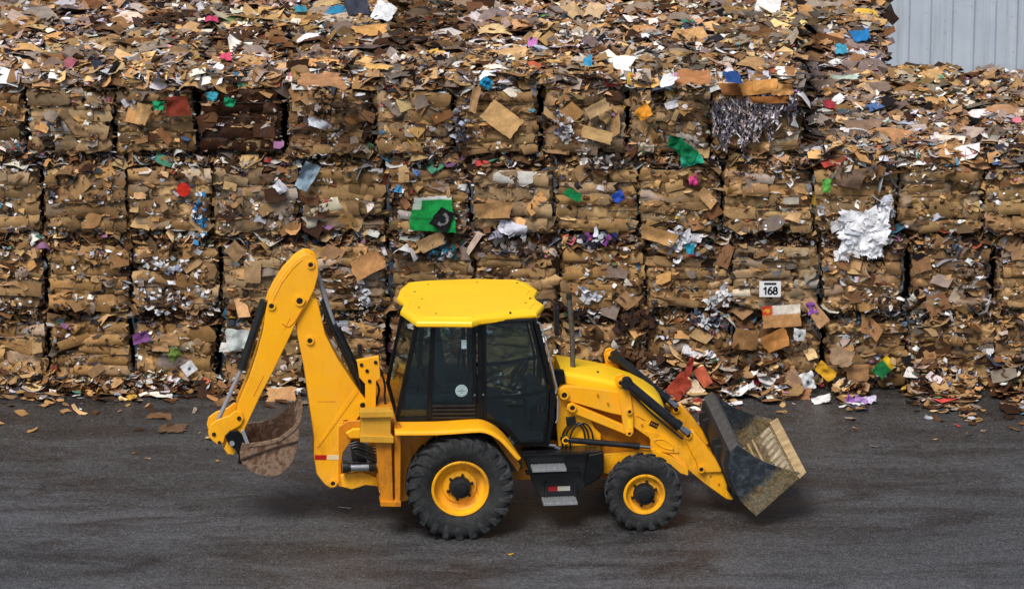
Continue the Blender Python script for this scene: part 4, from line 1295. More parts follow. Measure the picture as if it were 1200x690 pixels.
        F2 = np.stack([i2[:-1, :-1], i2[:-1, 1:], i2[1:, 1:], i2[1:, :-1]], -1).reshape(-1, 4)
        V = np.concatenate([V, V2]); F = np.concatenate([F, F2]); Cc = np.concatenate([Cc, ci.reshape(-1, 3)])
    make_block.bands = zb
    return V, F, Cc, xs, zs, Yf

def front_scraps(w, h, d, xs, zs, Yf, rng, style, messy, tint):
    out = []
    def surf(x, z):
        i = np.clip(((x + w / 2) / w * (len(xs) - 1)).astype(int), 0, len(xs) - 1)
        j = np.clip((z / h * (len(zs) - 1)).astype(int), 0, len(zs) - 1)
        return Yf[j, i]
    def edge_z(n):
        a = rng.random(n)
        return np.where(a < .64, h - np.abs(rng.normal(0, .095, n)) + .02, np.abs(rng.normal(0, .065, n)) - .02)
    # 1 horizontal layers sticking out in the ragged zones
    n = int(290 * messy)
    x = rng.uniform(-w / 2 - .02, w / 2 + .02, n); z = edge_z(n); 
    P = np.stack([x, surf(x, z) + rng.uniform(-.05, .03, n), z], -1)
    N = np.stack([rng.normal(0, .28, n), -.45 + rng.normal(0, .35, n), np.ones(n)], -1)
    E = np.stack([np.ones(n), rng.normal(0, .5, n), rng.normal(0, .22, n)], -1)
    L = pinch(rng, n, .038, .60, .012, .16)
    wl = W_FRONT if style != 'dark' else W_LAYER
    out.append(scraps(P, N, E, L, L * rng.uniform(.25, .75, n), pick(n, W_FRONT, rng, .3) * .72, rng.normal(0, .8, n), rng, .10, .4, .2))
    # 2 bits lying on the face
    n = int(150 * messy)
    xx = rng.uniform(-w / 2, w / 2, n); zz = rng.uniform(0, h, n)
    cl = rng.integers(0, 9, n)                     # clusters
    ccx = rng.uniform(-w / 2, w / 2, 9); ccz = rng.uniform(0, h, 9)
    use = rng.random(n) < .6
    xx = np.where(use, np.clip(ccx[cl] + rng.normal(0, .09, n), -w / 2, w / 2), xx); zz = np.where(use, np.clip(ccz[cl] + rng.normal(0, .05, n), 0, h), zz)
    P = np.stack([xx, surf(xx, zz) - rng.uniform(.0, .035, n), zz], -1)
    N = np.stack([rng.normal(0, .45, n), -np.ones(n), .25 + rng.normal(0, .45, n)], -1)
    ang = rng.normal(0, .8, n)
    E = np.stack([np.cos(ang), np.zeros(n), np.sin(ang)], -1)
    L = pinch(rng, n, .021, .60, .008, .09)
    out.append(scraps(P, N, E, L, L * rng.uniform(.3, .9, n), pick(n, weights(.30, .20, .14, .24, .10, .035), rng), rng.normal(0, .7, n), rng, .10, .4, .25))
    # 3 bigger cardboard flaps
    # 3a wide skins following the pressed bands
    zb = make_block.bands; kk = np.repeat(np.arange(len(zb) - 1), 4); n = len(kk)
    x = rng.uniform(-w / 2 + .10, w / 2 - .10, n); z = (zb[kk] + zb[kk + 1]) / 2 + rng.normal(0, .006, n); hb_ = (zb[kk + 1] - zb[kk]) / 2
    P = np.stack([x, surf(x, z) + .008 - rng.uniform(0, .016, n), z], -1)
    N = np.stack([rng.normal(0, .07, n), -np.ones(n), rng.normal(.05, .08, n)], -1)
    ang = rng.normal(0, .10, n); E = np.stack([np.sin(ang), np.zeros(n), np.cos(ang)], -1)
    if style == 'dark': tint = np.array(srgb(124, 72, 44))
    sk = (pick(n, W_LAYER, rng, .24) * (.45 if style != 'dark' else .05) + tint * .50) * (.62 + .60 * vnoise(x, z, .16, rng))[:, None] * (.85 if style != 'dark' else .30)
    out.append(scraps(P, N, E, hb_ * rng.uniform(.86, 1.02, n), np.minimum(rng.uniform(.07, .30, n), w / 2 - np.abs(x)), sk, -rng.uniform(.22, .50, n), rng, .09, .15, .13))
    n = 75
    kz = rng.integers(0, len(zb), n)
    x = rng.uniform(-w / 2, w / 2, n); z = zb[kz] + rng.normal(0, .022, n)
    P = np.stack([x, surf(x, np.clip(z, 0, h)) - rng.uniform(.005, .035, n), z], -1)
    N = np.stack([rng.normal(0, .2, n), -.6 + rng.normal(0, .4, n), np.ones(n)], -1)
    E = np.stack([np.ones(n), rng.normal(0, .25, n), rng.normal(0, .14, n)], -1)
    out.append(scraps(P, N, E, pinch(rng, n, .045, .5, .015, .14), rng.uniform(.006, .022, n), pick(n, weights(.50, .22, .14, .10, .06, .0), rng, .3) * .78, rng.normal(0, .4, n), rng, .12, .5, .2))
    n = int(8 * messy)
    x = rng.uniform(-w / 2 + .08, w / 2 - .08, n); z = rng.uniform(.05, h - .02, n)
    P = np.stack([x, surf(x, z) - rng.uniform(.012, .04, n), z], -1)
    N = np.stack([rng.normal(0, .2, n), -np.ones(n), .15 + rng.normal(0, .25, n)], -1)
    ang = rng.normal(0, .6, n); E = np.stack([np.cos(ang), np.zeros(n), np.sin(ang)], -1)
    L = rng.uniform(.05, .15, n)
    out.append(scraps(P, N, E, L, L * rng.uniform(.45, .85, n), pick(n, W_TAN, rng, .18), rng.normal(0, .14, n), rng, .05, .2))
    # 4 side seams
    n = int(50 * messy)
    sgn = np.where(rng.random(n) < .5, -1, 1)
    x = sgn * (w / 2 - np.abs(rng.normal(0, .035, n)) + .015); z = rng.uniform(0, h, n)
    P = np.stack([x, surf(x, z) + rng.uniform(-.05, .02, n), z], -1)
    N = np.stack([sgn * .6 + rng.normal(0, .4, n), -np.ones(n), rng.normal(0, .4, n)], -1)
    E = np.stack([rng.normal(0, .5, n), rng.normal(0, .3, n), np.ones(n)], -1)
    L = pinch(rng, n, .03, .5, .012, .08)
    out.append(scraps(P, N, E, L, L * rng.uniform(.3, .8, n), pick(n, W_FRONT, rng) * .5, rng.normal(0, .5, n), rng))
    return out

def top_scraps(w, h, d, rng, dens=1.0, dark=False):
    out = []
    tn_ = np.array([1, rng.uniform(.94, 1.02), rng.uniform(.86, 1.05)]) * rng.uniform(.95, 1.30)
    for (n, med, lo, hi, nz) in ((int(240 * dens), .028, .012, .07, .50), (int(230 * dens), .068, .03, .16, .26), (int(70 * dens), .15, .09, .28, .11)):
        x = rng.uniform(-w / 2 - .02, w / 2 + .02, n); y = rng.uniform(-d / 2 + .01, d / 2 + .03, n)
        z = h + .01 + rng.uniform(0, .10, n) + (.02 if med < .04 else .0) - .13 * (np.abs(x) / (w / 2)) ** 7 - .05 * (np.abs(y) / (d / 2)) ** 8
        P = np.stack([x, y, z], -1)
        N = np.stack([rng.normal(0, nz, n), rng.normal(-.05, nz, n), np.ones(n)], -1)
        ang = rng.normal(0, .45, n); E = np.stack([np.cos(ang), np.sin(ang), np.zeros(n)], -1)
        L = pinch(rng, n, med, .4, lo, hi)
        col = pick(n, W_TOP if med < .1 else weights(.42, .10, .40, .06, .02, 0), rng, .26)
        col = col * tn_ * (np.where(vnoise(x, y * 1.3, .35, rng) > .27, 1.0, .5))[:, None]
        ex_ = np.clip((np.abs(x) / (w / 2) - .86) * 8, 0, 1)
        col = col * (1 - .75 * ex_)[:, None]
        if dark: col = col * np.where(rng.random(n) < .85, .30, .9)[:, None] * np.array([1.1, .95, .8])
        out.append(scraps(P, N, E, L, L * rng.uniform(.35, .9, n), col, rng.normal(0, .35, n), rng))
    return out

def join(parts):
    V = []; F = []; C_ = []; o = 0
    for v, f, c in parts:
        V.append(v); F.append(f + o); C_.append(c); o += len(v)
    return np.concatenate(V), np.concatenate(F), np.concatenate(C_)

# seams of every row, measured in the photograph, top row first
step_ = 101
rows_px = [[-70 + 0, 31, 132, 233, 335, 437, 533, 632, 733, 835, 942],
           [-52, 49, 150, 250, 350, 455, 553, 652, 748, 845, 950, 1053, 1153, 1253],
           [-47, 54, 156, 258, 358, 458, 555, 655, 755, 858, 960, 1062, 1162, 1263],
           [-46, 55, 157, 259, 359, 458, 556, 656, 757, 859, 961, 1063, 1163, 1264]]
row_names = ['top row', 'second row from the top', 'third row from the top', 'bottom row']
land = [(835, 'bale hung with shredded paper'), (455, 'bale with the green sheet'), (858, 'bale bearing the number sign'), (859, 'bale right under the number-sign bale')]
NUMW = ['no', 'one', 'two', 'three', 'four', 'five', 'six', 'seven', 'eight', 'nine', 'ten']
special_first = {
    (0, 835): 'top-row bale with grey shredded paper hanging over its face',
    (0, 233): 'top-row bale with dark brown stained cardboard on its face',
    (1, 455): 'second-row bale with a bright green sheet across its face',
    (2, 858): 'third-row cardboard bale bearing the white number sign',
    (3, 859): 'bottom-row bale directly under the bale with the number sign',
}
ZT = [3 * HB, 2 * HB, HB, 0]
GROUP = 'pressed cardboard bales stacked in a wall'
bales = {}
# one wire mesh shared by all bales
wm = MB().tube([(-.53, 0, 0), (-.3, -.012, .003), (0, -.004, -.003), (.28, -.013, .002), (.53, 0, 0)], .0045, 6)
wire_me = None
def rel(i, i0, lname):
    k = i - i0
    if k < 0: return f"{NUMW[-k]} bale{'s' if k < -1 else ''} left of the {lname}"
    return f"{NUMW[k]} bale{'s' if k > 1 else ''} right of the {lname}"
for r in range(4):
    px_row = rows_px[r]
    i0 = px_row.index(land[r][0])
    zmid = ZT[r] + HB / 2
    ws = [-8.05 if k < 0 else 0 for k in px_row]
    # convert seams to metres on the wall face
    vrow = [145, 238, 330, 420][r]
    seams = [wp(u, vrow, WY)[0] for u in px_row]
    for i in range(len(seams) - 1):
        u0 = px_row[i]
        rng = np.random.default_rng(100 * r + i + 5)
        pw = seams[i + 1] - seams[i]
        w = pw - rng.choice([.03, .05, .09, .12])
        dark = (r, u0) == (0, 233)
        messy = [1.0, 1.0, 1.05, 1.1][r] * rng.choice([.55, .7, .85, 1.0, 1.35])
        if (r, u0) in ((0, 632), (1, 258), (2, 156), (2, 157)): messy = 1.4
        top = (r == 0) or (u0 >= 940 and r == 1)
        right_end = (r == 1 and u0 >= 1050)
        lab = special_first.get((r, u0)) or (f"{'bottom' if r == 3 else 'top' if r == 0 else 'second' if r == 1 else 'third'}-row bale, " + rel(i, i0, land[r][1]))
        cx = (seams[i] + seams[i + 1]) / 2; fy = WY + DB / 2 + rng.uniform(-.04, .05)
        root = empty('cardboard_bale', (cx, fy, ZT[r]), 0, lab, 'bale', GROUP)
        root.rotation_euler = (R(rng.normal(0, .5)), R(rng.normal(0, .7)), R(rng.normal(0, 1.3)))
        tint = np.array(srgb(*[(182, 148, 98), (164, 132, 90), (196, 158, 110), (150, 124, 92), (176, 136, 84), (160, 140, 110), (140, 108, 74)][rng.integers(0, 7)])) * rng.uniform(.72, 1.45)
        V, F, Cc, xs, zs, Yf = make_block(w, HB, DB, rng, 'dark' if dark else 'n', top, tint=tint if not dark else None)
        me = mesh_np('pressed_cardboard', V, F, Cc, M['waste'])
        o = bpy.data.objects.new('pressed_cardboard', me); COL.objects.link(o); o.parent = root
        parts = front_scraps(w, HB, DB, xs, zs, Yf, rng, 'dark' if dark else 'n', messy * (.6 if dark else 1), tint)
        if top:
            parts += top_scraps(w, HB, DB, rng, 1.0)
            n = 190
            a_ = rng.uniform(0, 1.25, n)
            P = np.stack([rng.uniform(-w / 2, w / 2, n), -DB / 2 + .06 - .09 * np.sin(a_) + rng.normal(0, .02, n), HB - .10 + .14 * np.cos(a_) + rng.normal(0, .02, n)], -1)
            N = np.stack([rng.normal(0, .3, n), -np.sin(a_) + rng.normal(0, .3, n), np.cos(a_) + .1], -1)
            an = rng.normal(0, .5, n); E = np.stack([np.cos(an), np.sin(an) * .7, -np.sin(an) * .7], -1)
            L = pinch(rng, n, .06, .5, .02, .17)
            parts.append(scraps(P, N, E, L, L * rng.uniform(.35, .8, n), pick(n, W_TOP, rng, .24), rng.normal(0, .5, n), rng))
        V, F, Cc = join(parts)
        me = mesh_np('loose_scraps', V, F, Cc, M['scrap'])
        o = bpy.data.objects.new('loose_scraps', me); COL.objects.link(o); o.parent = root; o['kind'] = 'stuff'
        for k in range(4):
            if wire_me is None:
                wo = wm.build('binding_wire', M['wire'], root, loc=(0, -DB / 2 - .035, .15 + k * .19)); wire_me = wo.data
            else:
                wo = bpy.data.objects.new('binding_wire', wire_me); COL.objects.link(wo); wo.parent = root
                wo.location = (0, -DB / 2 - .035, .15 + k * .19 + rng.normal(0, .01))
        bales[(r, i)] = (root, cx, fy, w, Yf)

# bales behind the front edge on top of the stack
RANK = ['', 'second', 'third', 'fourth', 'fifth', 'sixth', 'seventh', 'eighth', 'ninth']
def deep_bale(x0, x1, zb_, rank, lab, seed, dark=False, drift=.045):
    rng = np.random.default_rng(seed)
    w = (x1 - x0) - rng.uniform(.02, .06)
    cx = (x0 + x1) / 2 + rng.normal(0, .015) + drift * rank
    fy = WY + DB / 2 + rank * (DB + .03) + rng.uniform(-.03, .03)
    zo = rng.uniform(-.09, .06)
    root = empty('cardboard_bale', (cx, fy, zb_), 0, lab, 'bale', GROUP)
    V, F, Cc, xs, zs, Yf = make_block(w, HB + zo, DB, rng, 'n', True, 8, 8)
    if dark: Cc = Cc * .45
    me = mesh_np('pressed_cardboard', V, F, Cc, M['waste'])
    o = bpy.data.objects.new('pressed_cardboard', me); COL.objects.link(o); o.parent = root
    V, F, Cc = join(top_scraps(w, HB + zo, DB, rng, 1.0 if not dark else 1.2, dark))
    me = mesh_np('loose_scraps', V, F, Cc, M['scrap'])
    o = bpy.data.objects.new('loose_scraps', me); COL.objects.link(o); o.parent = root; o['kind'] = 'stuff'
top_px = rows_px[0]
i0 = top_px.index(835)
for rank in range(1, 6):
    for i in range(len(top_px) - 1):
        s0 = wp(top_px[i], 145, WY)[0]; s1 = wp(top_px[i + 1], 145, WY)[0]
        k = i - i0
        where = "in line with the shredded-paper bale" if k == 0 else f"{NUMW[abs(k)]} column{'s' if abs(k) > 1 else ''} {'left' if k < 0 else 'right'} of the shredded-paper bale"
        dark = (top_px[i], rank) in ((437, 1), (437, 2), (437, 3), (233, 1), (132, 2))
        deep_bale(s0, s1, 3 * HB, rank, f"bale in the {RANK[rank]} rank back on top, {where}", 5000 + rank * 40 + i, dark)
x0 = wp(946, 238, WY)[0]; x1 = wp(1053, 238, WY)[0]
for rank in range(1, 9):
    deep_bale(x0, x1, 2 * HB, rank, f"bale in the {RANK[rank]} rank back in the lower column just right of the top row", 7000 + rank, False, .055)
for c_ in range(2):
    x0 = wp([1053, 1153][c_], 238, WY)[0]; x1 = wp([1153, 1253][c_], 238, WY)[0]
    for rank in range(1, 4):
        deep_bale(x0, x1, 2 * HB, rank, f"{RANK[rank]}-rank bale, {['one column', 'two columns'][c_]} right of the lower column beside the top row", 7100 + rank * 5 + c_, False, .055)

# ---- single pieces that stand out, each a part of the bale it is pressed into
def sheet(w, h, rng, crumple=.02, nx=10, nz=9, ragged=.06, colfn=None, color=(.5, .5, .5)):
    xs = np.linspace(-1, 1, nx); zs = np.linspace(-1, 1, nz)
    A, B_ = np.meshgrid(xs, zs)
    rag = 1 + ragged * (rng.random(A.shape) - .6) * (np.maximum(np.abs(A), np.abs(B_)) > .95) * 2
    X_ = A * w / 2 * rag; Z_ = B_ * h / 2 * rag
    Y_ = -crumple * 2 * (vnoise(X_, Z_, max(w, h) * .28, rng) - .5) - crumple * (vnoise(X_, Z_, max(w, h) * .13, rng) - .5)
    for _ in range(2):
        th_ = rng.uniform(0, math.pi); f_ = np.cos(th_) * A + np.sin(th_) * B_ - rng.uniform(-.5, .5)
        Y_ -= (.10 if crumple > .012 else .02) * min(w, h) * np.abs(f_) * rng.choice([-1, 1])
    cut = rng.uniform(-.9, .2); X_ = X_ * (1 - .18 * np.clip(B_ * rng.choice([-1, 1]) - cut, 0, 1) * (crumple > .012))
    V = np.stack([X_, Y_, Z_], -1).reshape(-1, 3)
    idx = np.arange(nx * nz).reshape(nz, nx)
    F = np.stack([idx[:-1, :-1], idx[:-1, 1:], idx[1:, 1:], idx[1:, :-1]], -1).reshape(-1, 4)
    Cc = np.tile(np.array(color), (len(V), 1)) * (.88 + .24 * rng.random((len(V), 1)))
    if colfn is not None:
        Cc = np.array([colfn(a, b, c) for a, b, c in zip(A.ravel(), B_.ravel(), Cc)])
    return V, F, Cc

def bale_at(u, v):
    r = 0 if v < 190 else 1 if v < 285 else 2 if v < 378 else 3
    px_row = rows_px[r]
    for i in range(len(px_row) - 1):
        if px_row[i] <= u < px_row[i + 1]: return bales[(r, i)][0]

def piece(name, u, v, pw, ph, rot, color, label, crumple=.02, proud=.07, seed=1, tilt=0., **kw):
    proud += .045; crumple *= 1.3
    rng = np.random.default_rng(seed)
    x, z = wp(u, v, WY - proud)
    V, F, Cc = sheet(pw / 91., ph / 88., rng, crumple, color=srgb(*color), **kw)
    me = mesh_np(name, V, F, Cc, M['scrap'])
    o = bpy.data.objects.new(name, me); COL.objects.link(o)
    b = bale_at(u, v)
    o.parent = b
    o.location = (x - b.location.x, WY - proud - b.location.y, z - b.location.z)
    o.rotation_euler = (R(tilt), R(rot), 0)
    o['label'] = label
    return o

CB = (196, 158, 110)
def ringfn(a, b, c):
    rr = math.hypot(a, b)
    return np.array(srgb(140, 140, 142)) if .40 < rr < .62 and a > -.2 else np.array(srgb(24, 24, 28))
def greenfn(a, b, c):
    if b > .78: return np.array(srgb(225, 228, 226))
    if a < -.55 and .2 < b: return np.array(srgb(205, 225, 212))
    if abs(b + .25) < .06: return c * .6
    return c
piece('green_sheet', 509, 250, 54, 40, 0, (24, 140, 66), 'bright green printed sheet with white top edge', .011, .11, 3, nx=22, nz=18, ragged=.03, colfn=greenfn)
piece('black_wrapper', 521, 256, 22, 24, 30, (26, 28, 32), 'crumpled black wrapper over the green sheet', .012, .19, 4, colfn=ringfn, nx=20, nz=20, ragged=.04)
piece('cardboard_flap', 507, 283, 34, 16, -25, (170, 138, 98), 'tan flap under the green sheet', .01, .13, 5)
piece('teal_film', 800, 175, 34, 16, 40, (18, 118, 72), 'dark green film', .03, .10, 6)
piece('teal_film', 808, 187, 26, 14, -20, (40, 158, 128), 'teal plastic film', .03, .13, 7)
piece('teal_film', 789, 166, 18, 14, 20, (12, 104, 66), 'dark green film', .03, .10, 8)
def cluster(name, u, v, du, dv, n, cols, Lr, seed, label, proud=.10, curl=.8, shade=1.0, ang_s=.7):
    """a wad of torn sheets pressed into one bale"""
    rng = np.random.default_rng(seed)
    b = bale_at(u, v)
    uu = u + np.clip(rng.normal(0, .5, n), -1, 1) * du; vv = v + np.clip(rng.normal(0, .5, n), -1, 1) * dv
    P = np.array([[wp(a, c_, WY - proud)[0] - b.location.x, WY - proud - rng.uniform(-.02, .05) - b.location.y, wp(a, c_, WY - proud)[1] - b.location.z] for a, c_ in zip(uu, vv)])
    N = np.stack([rng.normal(0, .5, n), -np.ones(n), .2 + rng.normal(0, .5, n)], -1)
    ang = rng.normal(0, ang_s, n); E = np.stack([np.cos(ang), np.zeros(n), np.sin(ang)], -1)
    L = rng.uniform(Lr[0], Lr[1], n)
    pal = np.array([srgb(*c_) for c_ in cols])
    V, F, Cc = scraps(P, N, E, L, L * rng.uniform(.35, .8, n), pal[rng.integers(0, len(pal), n)] * rng.uniform(.7, 1.0, (n, 1)) * shade, rng.normal(0, curl, n), rng, .12, .4, .25)
    me = mesh_np(name, V, F, Cc, M['scrap'])
    o = bpy.data.objects.new(name, me); COL.objects.link(o); o.parent = b; o['label'] = label; o['kind'] = 'stuff'
for k, (u, v, pw, ph, rt) in enumerate([(1006, 258, 46, 20, 4), (1026, 262, 34, 18, -8), (1000, 272, 36, 20, 8), (1020, 276, 44, 20, -3), (1008, 290, 36, 18, 6), (1026, 293, 22, 20, -10), (992, 293, 16, 24, 12), (1037, 248, 12, 24, 0)]):
    piece('white_paper', u, v, pw, ph, rt, (236, 239, 246), 'thick draped wad of white paper', .030, .13 + .02 * (k % 3), 220 + k, nx=18, nz=14, ragged=.18)
WH = [(236, 238, 244), (214, 220, 232), (226, 226, 230)]
cluster('white_paper_wad', 1012, 262, 28, 14, 26, WH, (.05, .13), 1, 'thick wad of crumpled white paper', .12, .5, 1, .4)
cluster('white_paper_wad', 1010, 276, 32, 12, 26, WH, (.05, .13), 2, 'thick wad of crumpled white paper', .14, .5, 1, .4)
cluster('white_paper_wad', 1008, 291, 22, 10, 20, WH, (.04, .10), 3, 'thick wad of crumpled white paper', .12, .6, 1, .8)
cluster('white_paper_wad', 1037, 247, 8, 12, 20, WH, (.03, .08), 4, 'wad of crumpled white paper', .12, .6, 1, .9)
cluster('white_scraps', 797, 282, 22, 16, 45, WH + [(150, 150, 170)], (.02, .07), 5, 'spray of white paper scraps')
cluster('white_scraps', 600, 270, 20, 7, 26, WH + [(190, 190, 210)], (.03, .09), 6, 'crumpled white paper')
cluster('mixed_scraps', 706, 280, 24, 8, 44, WH + [(120, 60, 130), (40, 50, 110), (190, 90, 70), (40, 40, 50)], (.02, .06), 7, 'knot of white, purple and red scraps')
cluster('white_scraps', 204, 345, 40, 22, 70, WH + [(150, 120, 90), (60, 50, 50)], (.015, .05), 8, 'spray of white paper scraps')
cluster('white_scraps', 195, 312, 26, 14, 34, WH + [(170, 180, 210)], (.015, .045), 9, 'spray of white paper scraps')
cluster('blue_scraps', 236, 262, 9, 36, 46, [(60, 130, 180), (200, 206, 220), (30, 90, 150), (226, 226, 230)], (.02, .055), 10, 'column of blue and white scraps')
cluster('pale_scraps', 830, 376, 26, 14, 60, WH + [(60, 60, 80), (40, 40, 50), (120, 80, 90), (90, 110, 130)], (.015, .05), 11, 'knot of white, grey and black scraps')
cluster('white_scraps', 842, 345, 16, 14, 30, WH, (.02, .05), 12, 'spray of white paper scraps')
cluster('white_scraps', 425, 345, 8, 24, 30, WH + [(120, 110, 110)], (.02, .05), 13, 'spray of white paper scraps')
cluster('white_scraps', 690, 345, 16, 10, 16, WH, (.03, .07), 14, 'torn white paper')
cluster('brown_scraps', 735, 425, 36, 14, 60, [(70, 50, 40), (96, 66, 46), (120, 90, 70), (50, 36, 30)], (.04, .11), 15, 'dark torn brown cardboard')
cluster('brown_scraps', 745, 375, 22, 12, 40, [(60, 42, 34), (96, 66, 46), (50, 36, 30)], (.03, .09), 16, 'dark torn brown cardboard')
cluster('brown_scraps', 598, 291, 34, 9, 60, [(70, 50, 40), (110, 90, 74), (60, 50, 46), (160, 150, 150)], (.02, .07), 17, 'dark torn brown cardboard')
cluster('pale_scraps', 512, 295, 18, 10, 30, [(30, 100, 110), (216, 216, 222), (40, 60, 70), (60, 130, 160)], (.02, .06), 18, 'teal and white scraps under the green sheet')
cluster('pale_scraps', 660, 150, 14, 16, 34, WH + [(80, 80, 100), (150, 140, 150)], (.015, .05), 19, 'knot of pale scraps')
cluster('pale_scraps', 542, 150, 10, 26, 40, [(180, 190, 210), (60, 60, 70), (110, 100, 110), (40, 36, 40)], (.015, .045), 20, 'dark and pale scraps in the seam')
cluster('brown_scraps', 705, 188, 26, 7, 34, [(60, 46, 40), (90, 76, 66), (216, 210, 206)], (.02, .07), 21, 'dark torn cardboard')
cluster('brown_scraps', 1000, 200, 30, 10, 40, [(150, 110, 76), (190, 150, 110), (206, 200, 190), (110, 80, 56)], (.03, .09), 22, 'torn tan cardboard edges')
cluster('dark_scraps', 380, 132, 30, 18, 60, [(70, 52, 40), (110, 84, 60), (150, 116, 84), (200, 190, 190)], (.02, .08), 23, 'dark torn brown cardboard')
piece('cardboard_flap', 589, 139, 44, 26, 38, (214, 172, 118), 'large bright tan cardboard flap standing on its corner', .008, .11, 9, ragged=.04)
piece('cardboard_flap', 557, 116, 10, 30, 12, (176, 140, 100), 'narrow hanging cardboard strip', .01, .12, 10)
piece('cyan_wrapper', 571, 97, 14, 12, 35, (34, 132, 176), 'crumpled cyan wrapper', .03, .12, 11)
piece('cardboard_flap', 697, 158, 36, 14, 15, (206, 170, 118), 'tan cardboard flap', .008, .10, 12, ragged=.05)
piece('cardboard_flap', 697, 127, 28, 14, -28, (190, 160, 118), 'tan cardboard flap', .008, .10, 13)
piece('blue_cloth', 360, 205, 20, 32, 28, (138, 160, 176), 'crumpled grey-blue cloth', .04, .12, 14)
piece('white_paper', 328, 219, 16, 12, 50, (224, 226, 238), 'white paper sheet', .01, .11, 15)
def redfn(a, b, c):
    rr = math.hypot(a, b)
    return c if rr < .95 else np.array(srgb(150, 118, 80))
rc_ = piece('red_disc', 216, 222, 16, 16, 0, (200, 50, 34), 'round red printed mark', .004, .11, 16, nx=12, nz=12, ragged=.0)
me = rc_.data
for v_ in me.vertices:
    a, b = v_.co.x / .088, v_.co.z / .088
    s_ = max(abs(a), abs(b)); l_ = math.hypot(a, b)
    if l_ > 1e-6: v_.co.x *= s_ / l_; v_.co.z *= s_ / l_
piece('cardboard_flap', 431, 310, 40, 24, -28, (190, 140, 92), 'bent orange-tan cardboard flap', .01, .11, 17)
piece('cardboard_flap', 296, 320, 20, 26, 2, (176, 144, 108), 'square tan cardboard flap', .006, .10, 18, ragged=.04)
piece('cardboard_flap', 276, 296, 20, 18, 45, (150, 120, 88), 'tan flap standing on its corner', .006, .10, 19, ragged=.04)
piece('white_bag', 279, 398, 30, 24, 3, (205, 214, 212), 'pale crumpled paper sack', .03, .12, 40)
piece('white_bag', 270, 408, 26, 10, 0, (214, 216, 212), 'pale crumpled paper sack', .02, .12, 41)
def lab(a, b, c): return np.array(srgb(60, 70, 90)) if abs(a) < .25 and abs(b + .1) < .25 else c
piece('white_card', 223, 431, 16, 14, -35, (224, 226, 230), 'white card with a dark square mark', .006, .13, 42, colfn=lab, nx=10, nz=9, ragged=.02)
piece('cardboard_flap', 200, 398, 24, 14, 0, (186, 146, 104), 'tan folded box side', .01, .12, 43)
piece('cardboard_flap', 190, 405, 20, 12, 0, (172, 136, 96), 'tan folded box side', .01, .12, 44)
piece('purple_wrapper', 166, 396, 22, 12, -20, (120, 74, 128), 'dull purple wrapper', .03, .12, 45)
piece('green_sheet', 206, 414, 16, 14, 60, (104, 128, 60), 'moss-green film strip', .02, .115, 46)
def prn(a, b, c):
    if b > .25 and a < -.45: return np.array(srgb(206, 60, 36)) if (a + .75) ** 2 + (b - .6) ** 2 > .03 else np.array(srgb(240, 190, 60))
    if b > .25: return np.array(srgb(236, 226, 212))
    return c
piece('printed_box', 917, 370, 44, 26, -4, (196, 146, 96), 'flattened box with a red and white printed band', .006, .13, 47, nx=14, nz=12, ragged=.03, colfn=prn)
piece('cardboard_flap', 908, 399, 32, 22, -25, (190, 132, 74), 'orange-brown cardboard flap', .01, .14, 48, ragged=.05)
piece('cardboard_flap', 873, 398, 30, 24, 4, (142, 106, 68), 'brown box side', .01, .12, 49, ragged=.05)
piece('cardboard_flap', 957, 365, 16, 36, -35, (196, 152, 112), 'long tan cardboard strip leaning down', .012, .14, 50)
piece('purple_wrapper', 952, 360, 12, 14, -20, (136, 84, 160), 'purple and white wrapper', .02, .155, 51)
piece('cardboard_flap', 1002, 437, 26, 20, 0, (166, 126, 88), 'square brown box side', .012, .16, 52, ragged=.04)
piece('yellow_card', 964, 436, 26, 14, 40, (222, 168, 46), 'bent yellow card', .02, .16, 53)
piece('white_card', 946, 446, 18, 20, -20, (222, 224, 228), 'crumpled white card with grey print', .03, .18, 54, colfn=lab, nx=10, nz=9)
piece('green_sheet', 1033, 432, 26, 16, -45, (30, 110, 60), 'green and yellow wrapper', .02, .15, 55, colfn=lambda a, b, c: np.array(srgb(226, 190, 40)) if a > .4 else c)
piece('white_card', 936, 392, 14, 14, 5, (204, 206, 208), 'small white card', .01, .14, 56, colfn=lab, nx=10, nz=9)
piece('cardboard_flap', 770, 275, 44, 16, 20, (196, 152, 100), 'tan cardboard flap', .01, .10, 57)
piece('blue_wrapper', 808, 292, 10, 12, 0, (40, 150, 180), 'cyan carton piece', .01, .14, 58)
piece('blue_wrapper', 726, 231, 14, 12, -30, (40, 76, 170), 'royal blue wrapper', .02, .12, 59)
piece('green_sheet', 673, 229, 22, 10, 25, (26, 128, 72), 'torn green film', .01, .12, 60)
piece('white_paper', 600, 268, 34, 14, 8, (206, 208, 222), 'crumpled white paper', .04, .14, 61, ragged=.12)
piece('pink_wrapper', 813, 211, 10, 14, 0, (214, 70, 140), 'pink wrapper', .02, .12, 62)
piece('cardboard_flap', 995, 210, 36, 22, 12, (122, 102, 86), 'grey-brown crumpled cardboard', .02, .14, 63)
piece('green_sheet', 968, 219, 10, 16, 0, (96, 170, 80), 'light green film', .02, .13, 64)
piece('white_card', 925, 236, 18, 8, 0, (190, 182, 166), 'white printed label', .004, .11, 65, ragged=.02)
piece('blue_wrapper', 469, 221, 10, 8, 10, (70, 140, 190), 'blue wrapper', .02, .12, 66)
piece('cardboard_flap', 578, 246, 44, 18, -3, (168, 130, 86), 'wide folded cardboard', .02, .11, 67)
piece('red_film', 210, 124, 30, 22, -3, (120, 52, 36), 'faded brick-red sheet', .02, .11, 68)
piece('green_sheet', 187, 124, 14, 10, 0, (36, 150, 100), 'green film', .03, .12, 69)
piece('cardboard_flap', 168, 134, 16, 24, 15, (198, 158, 108), 'upright tan flap', .01, .12, 70)
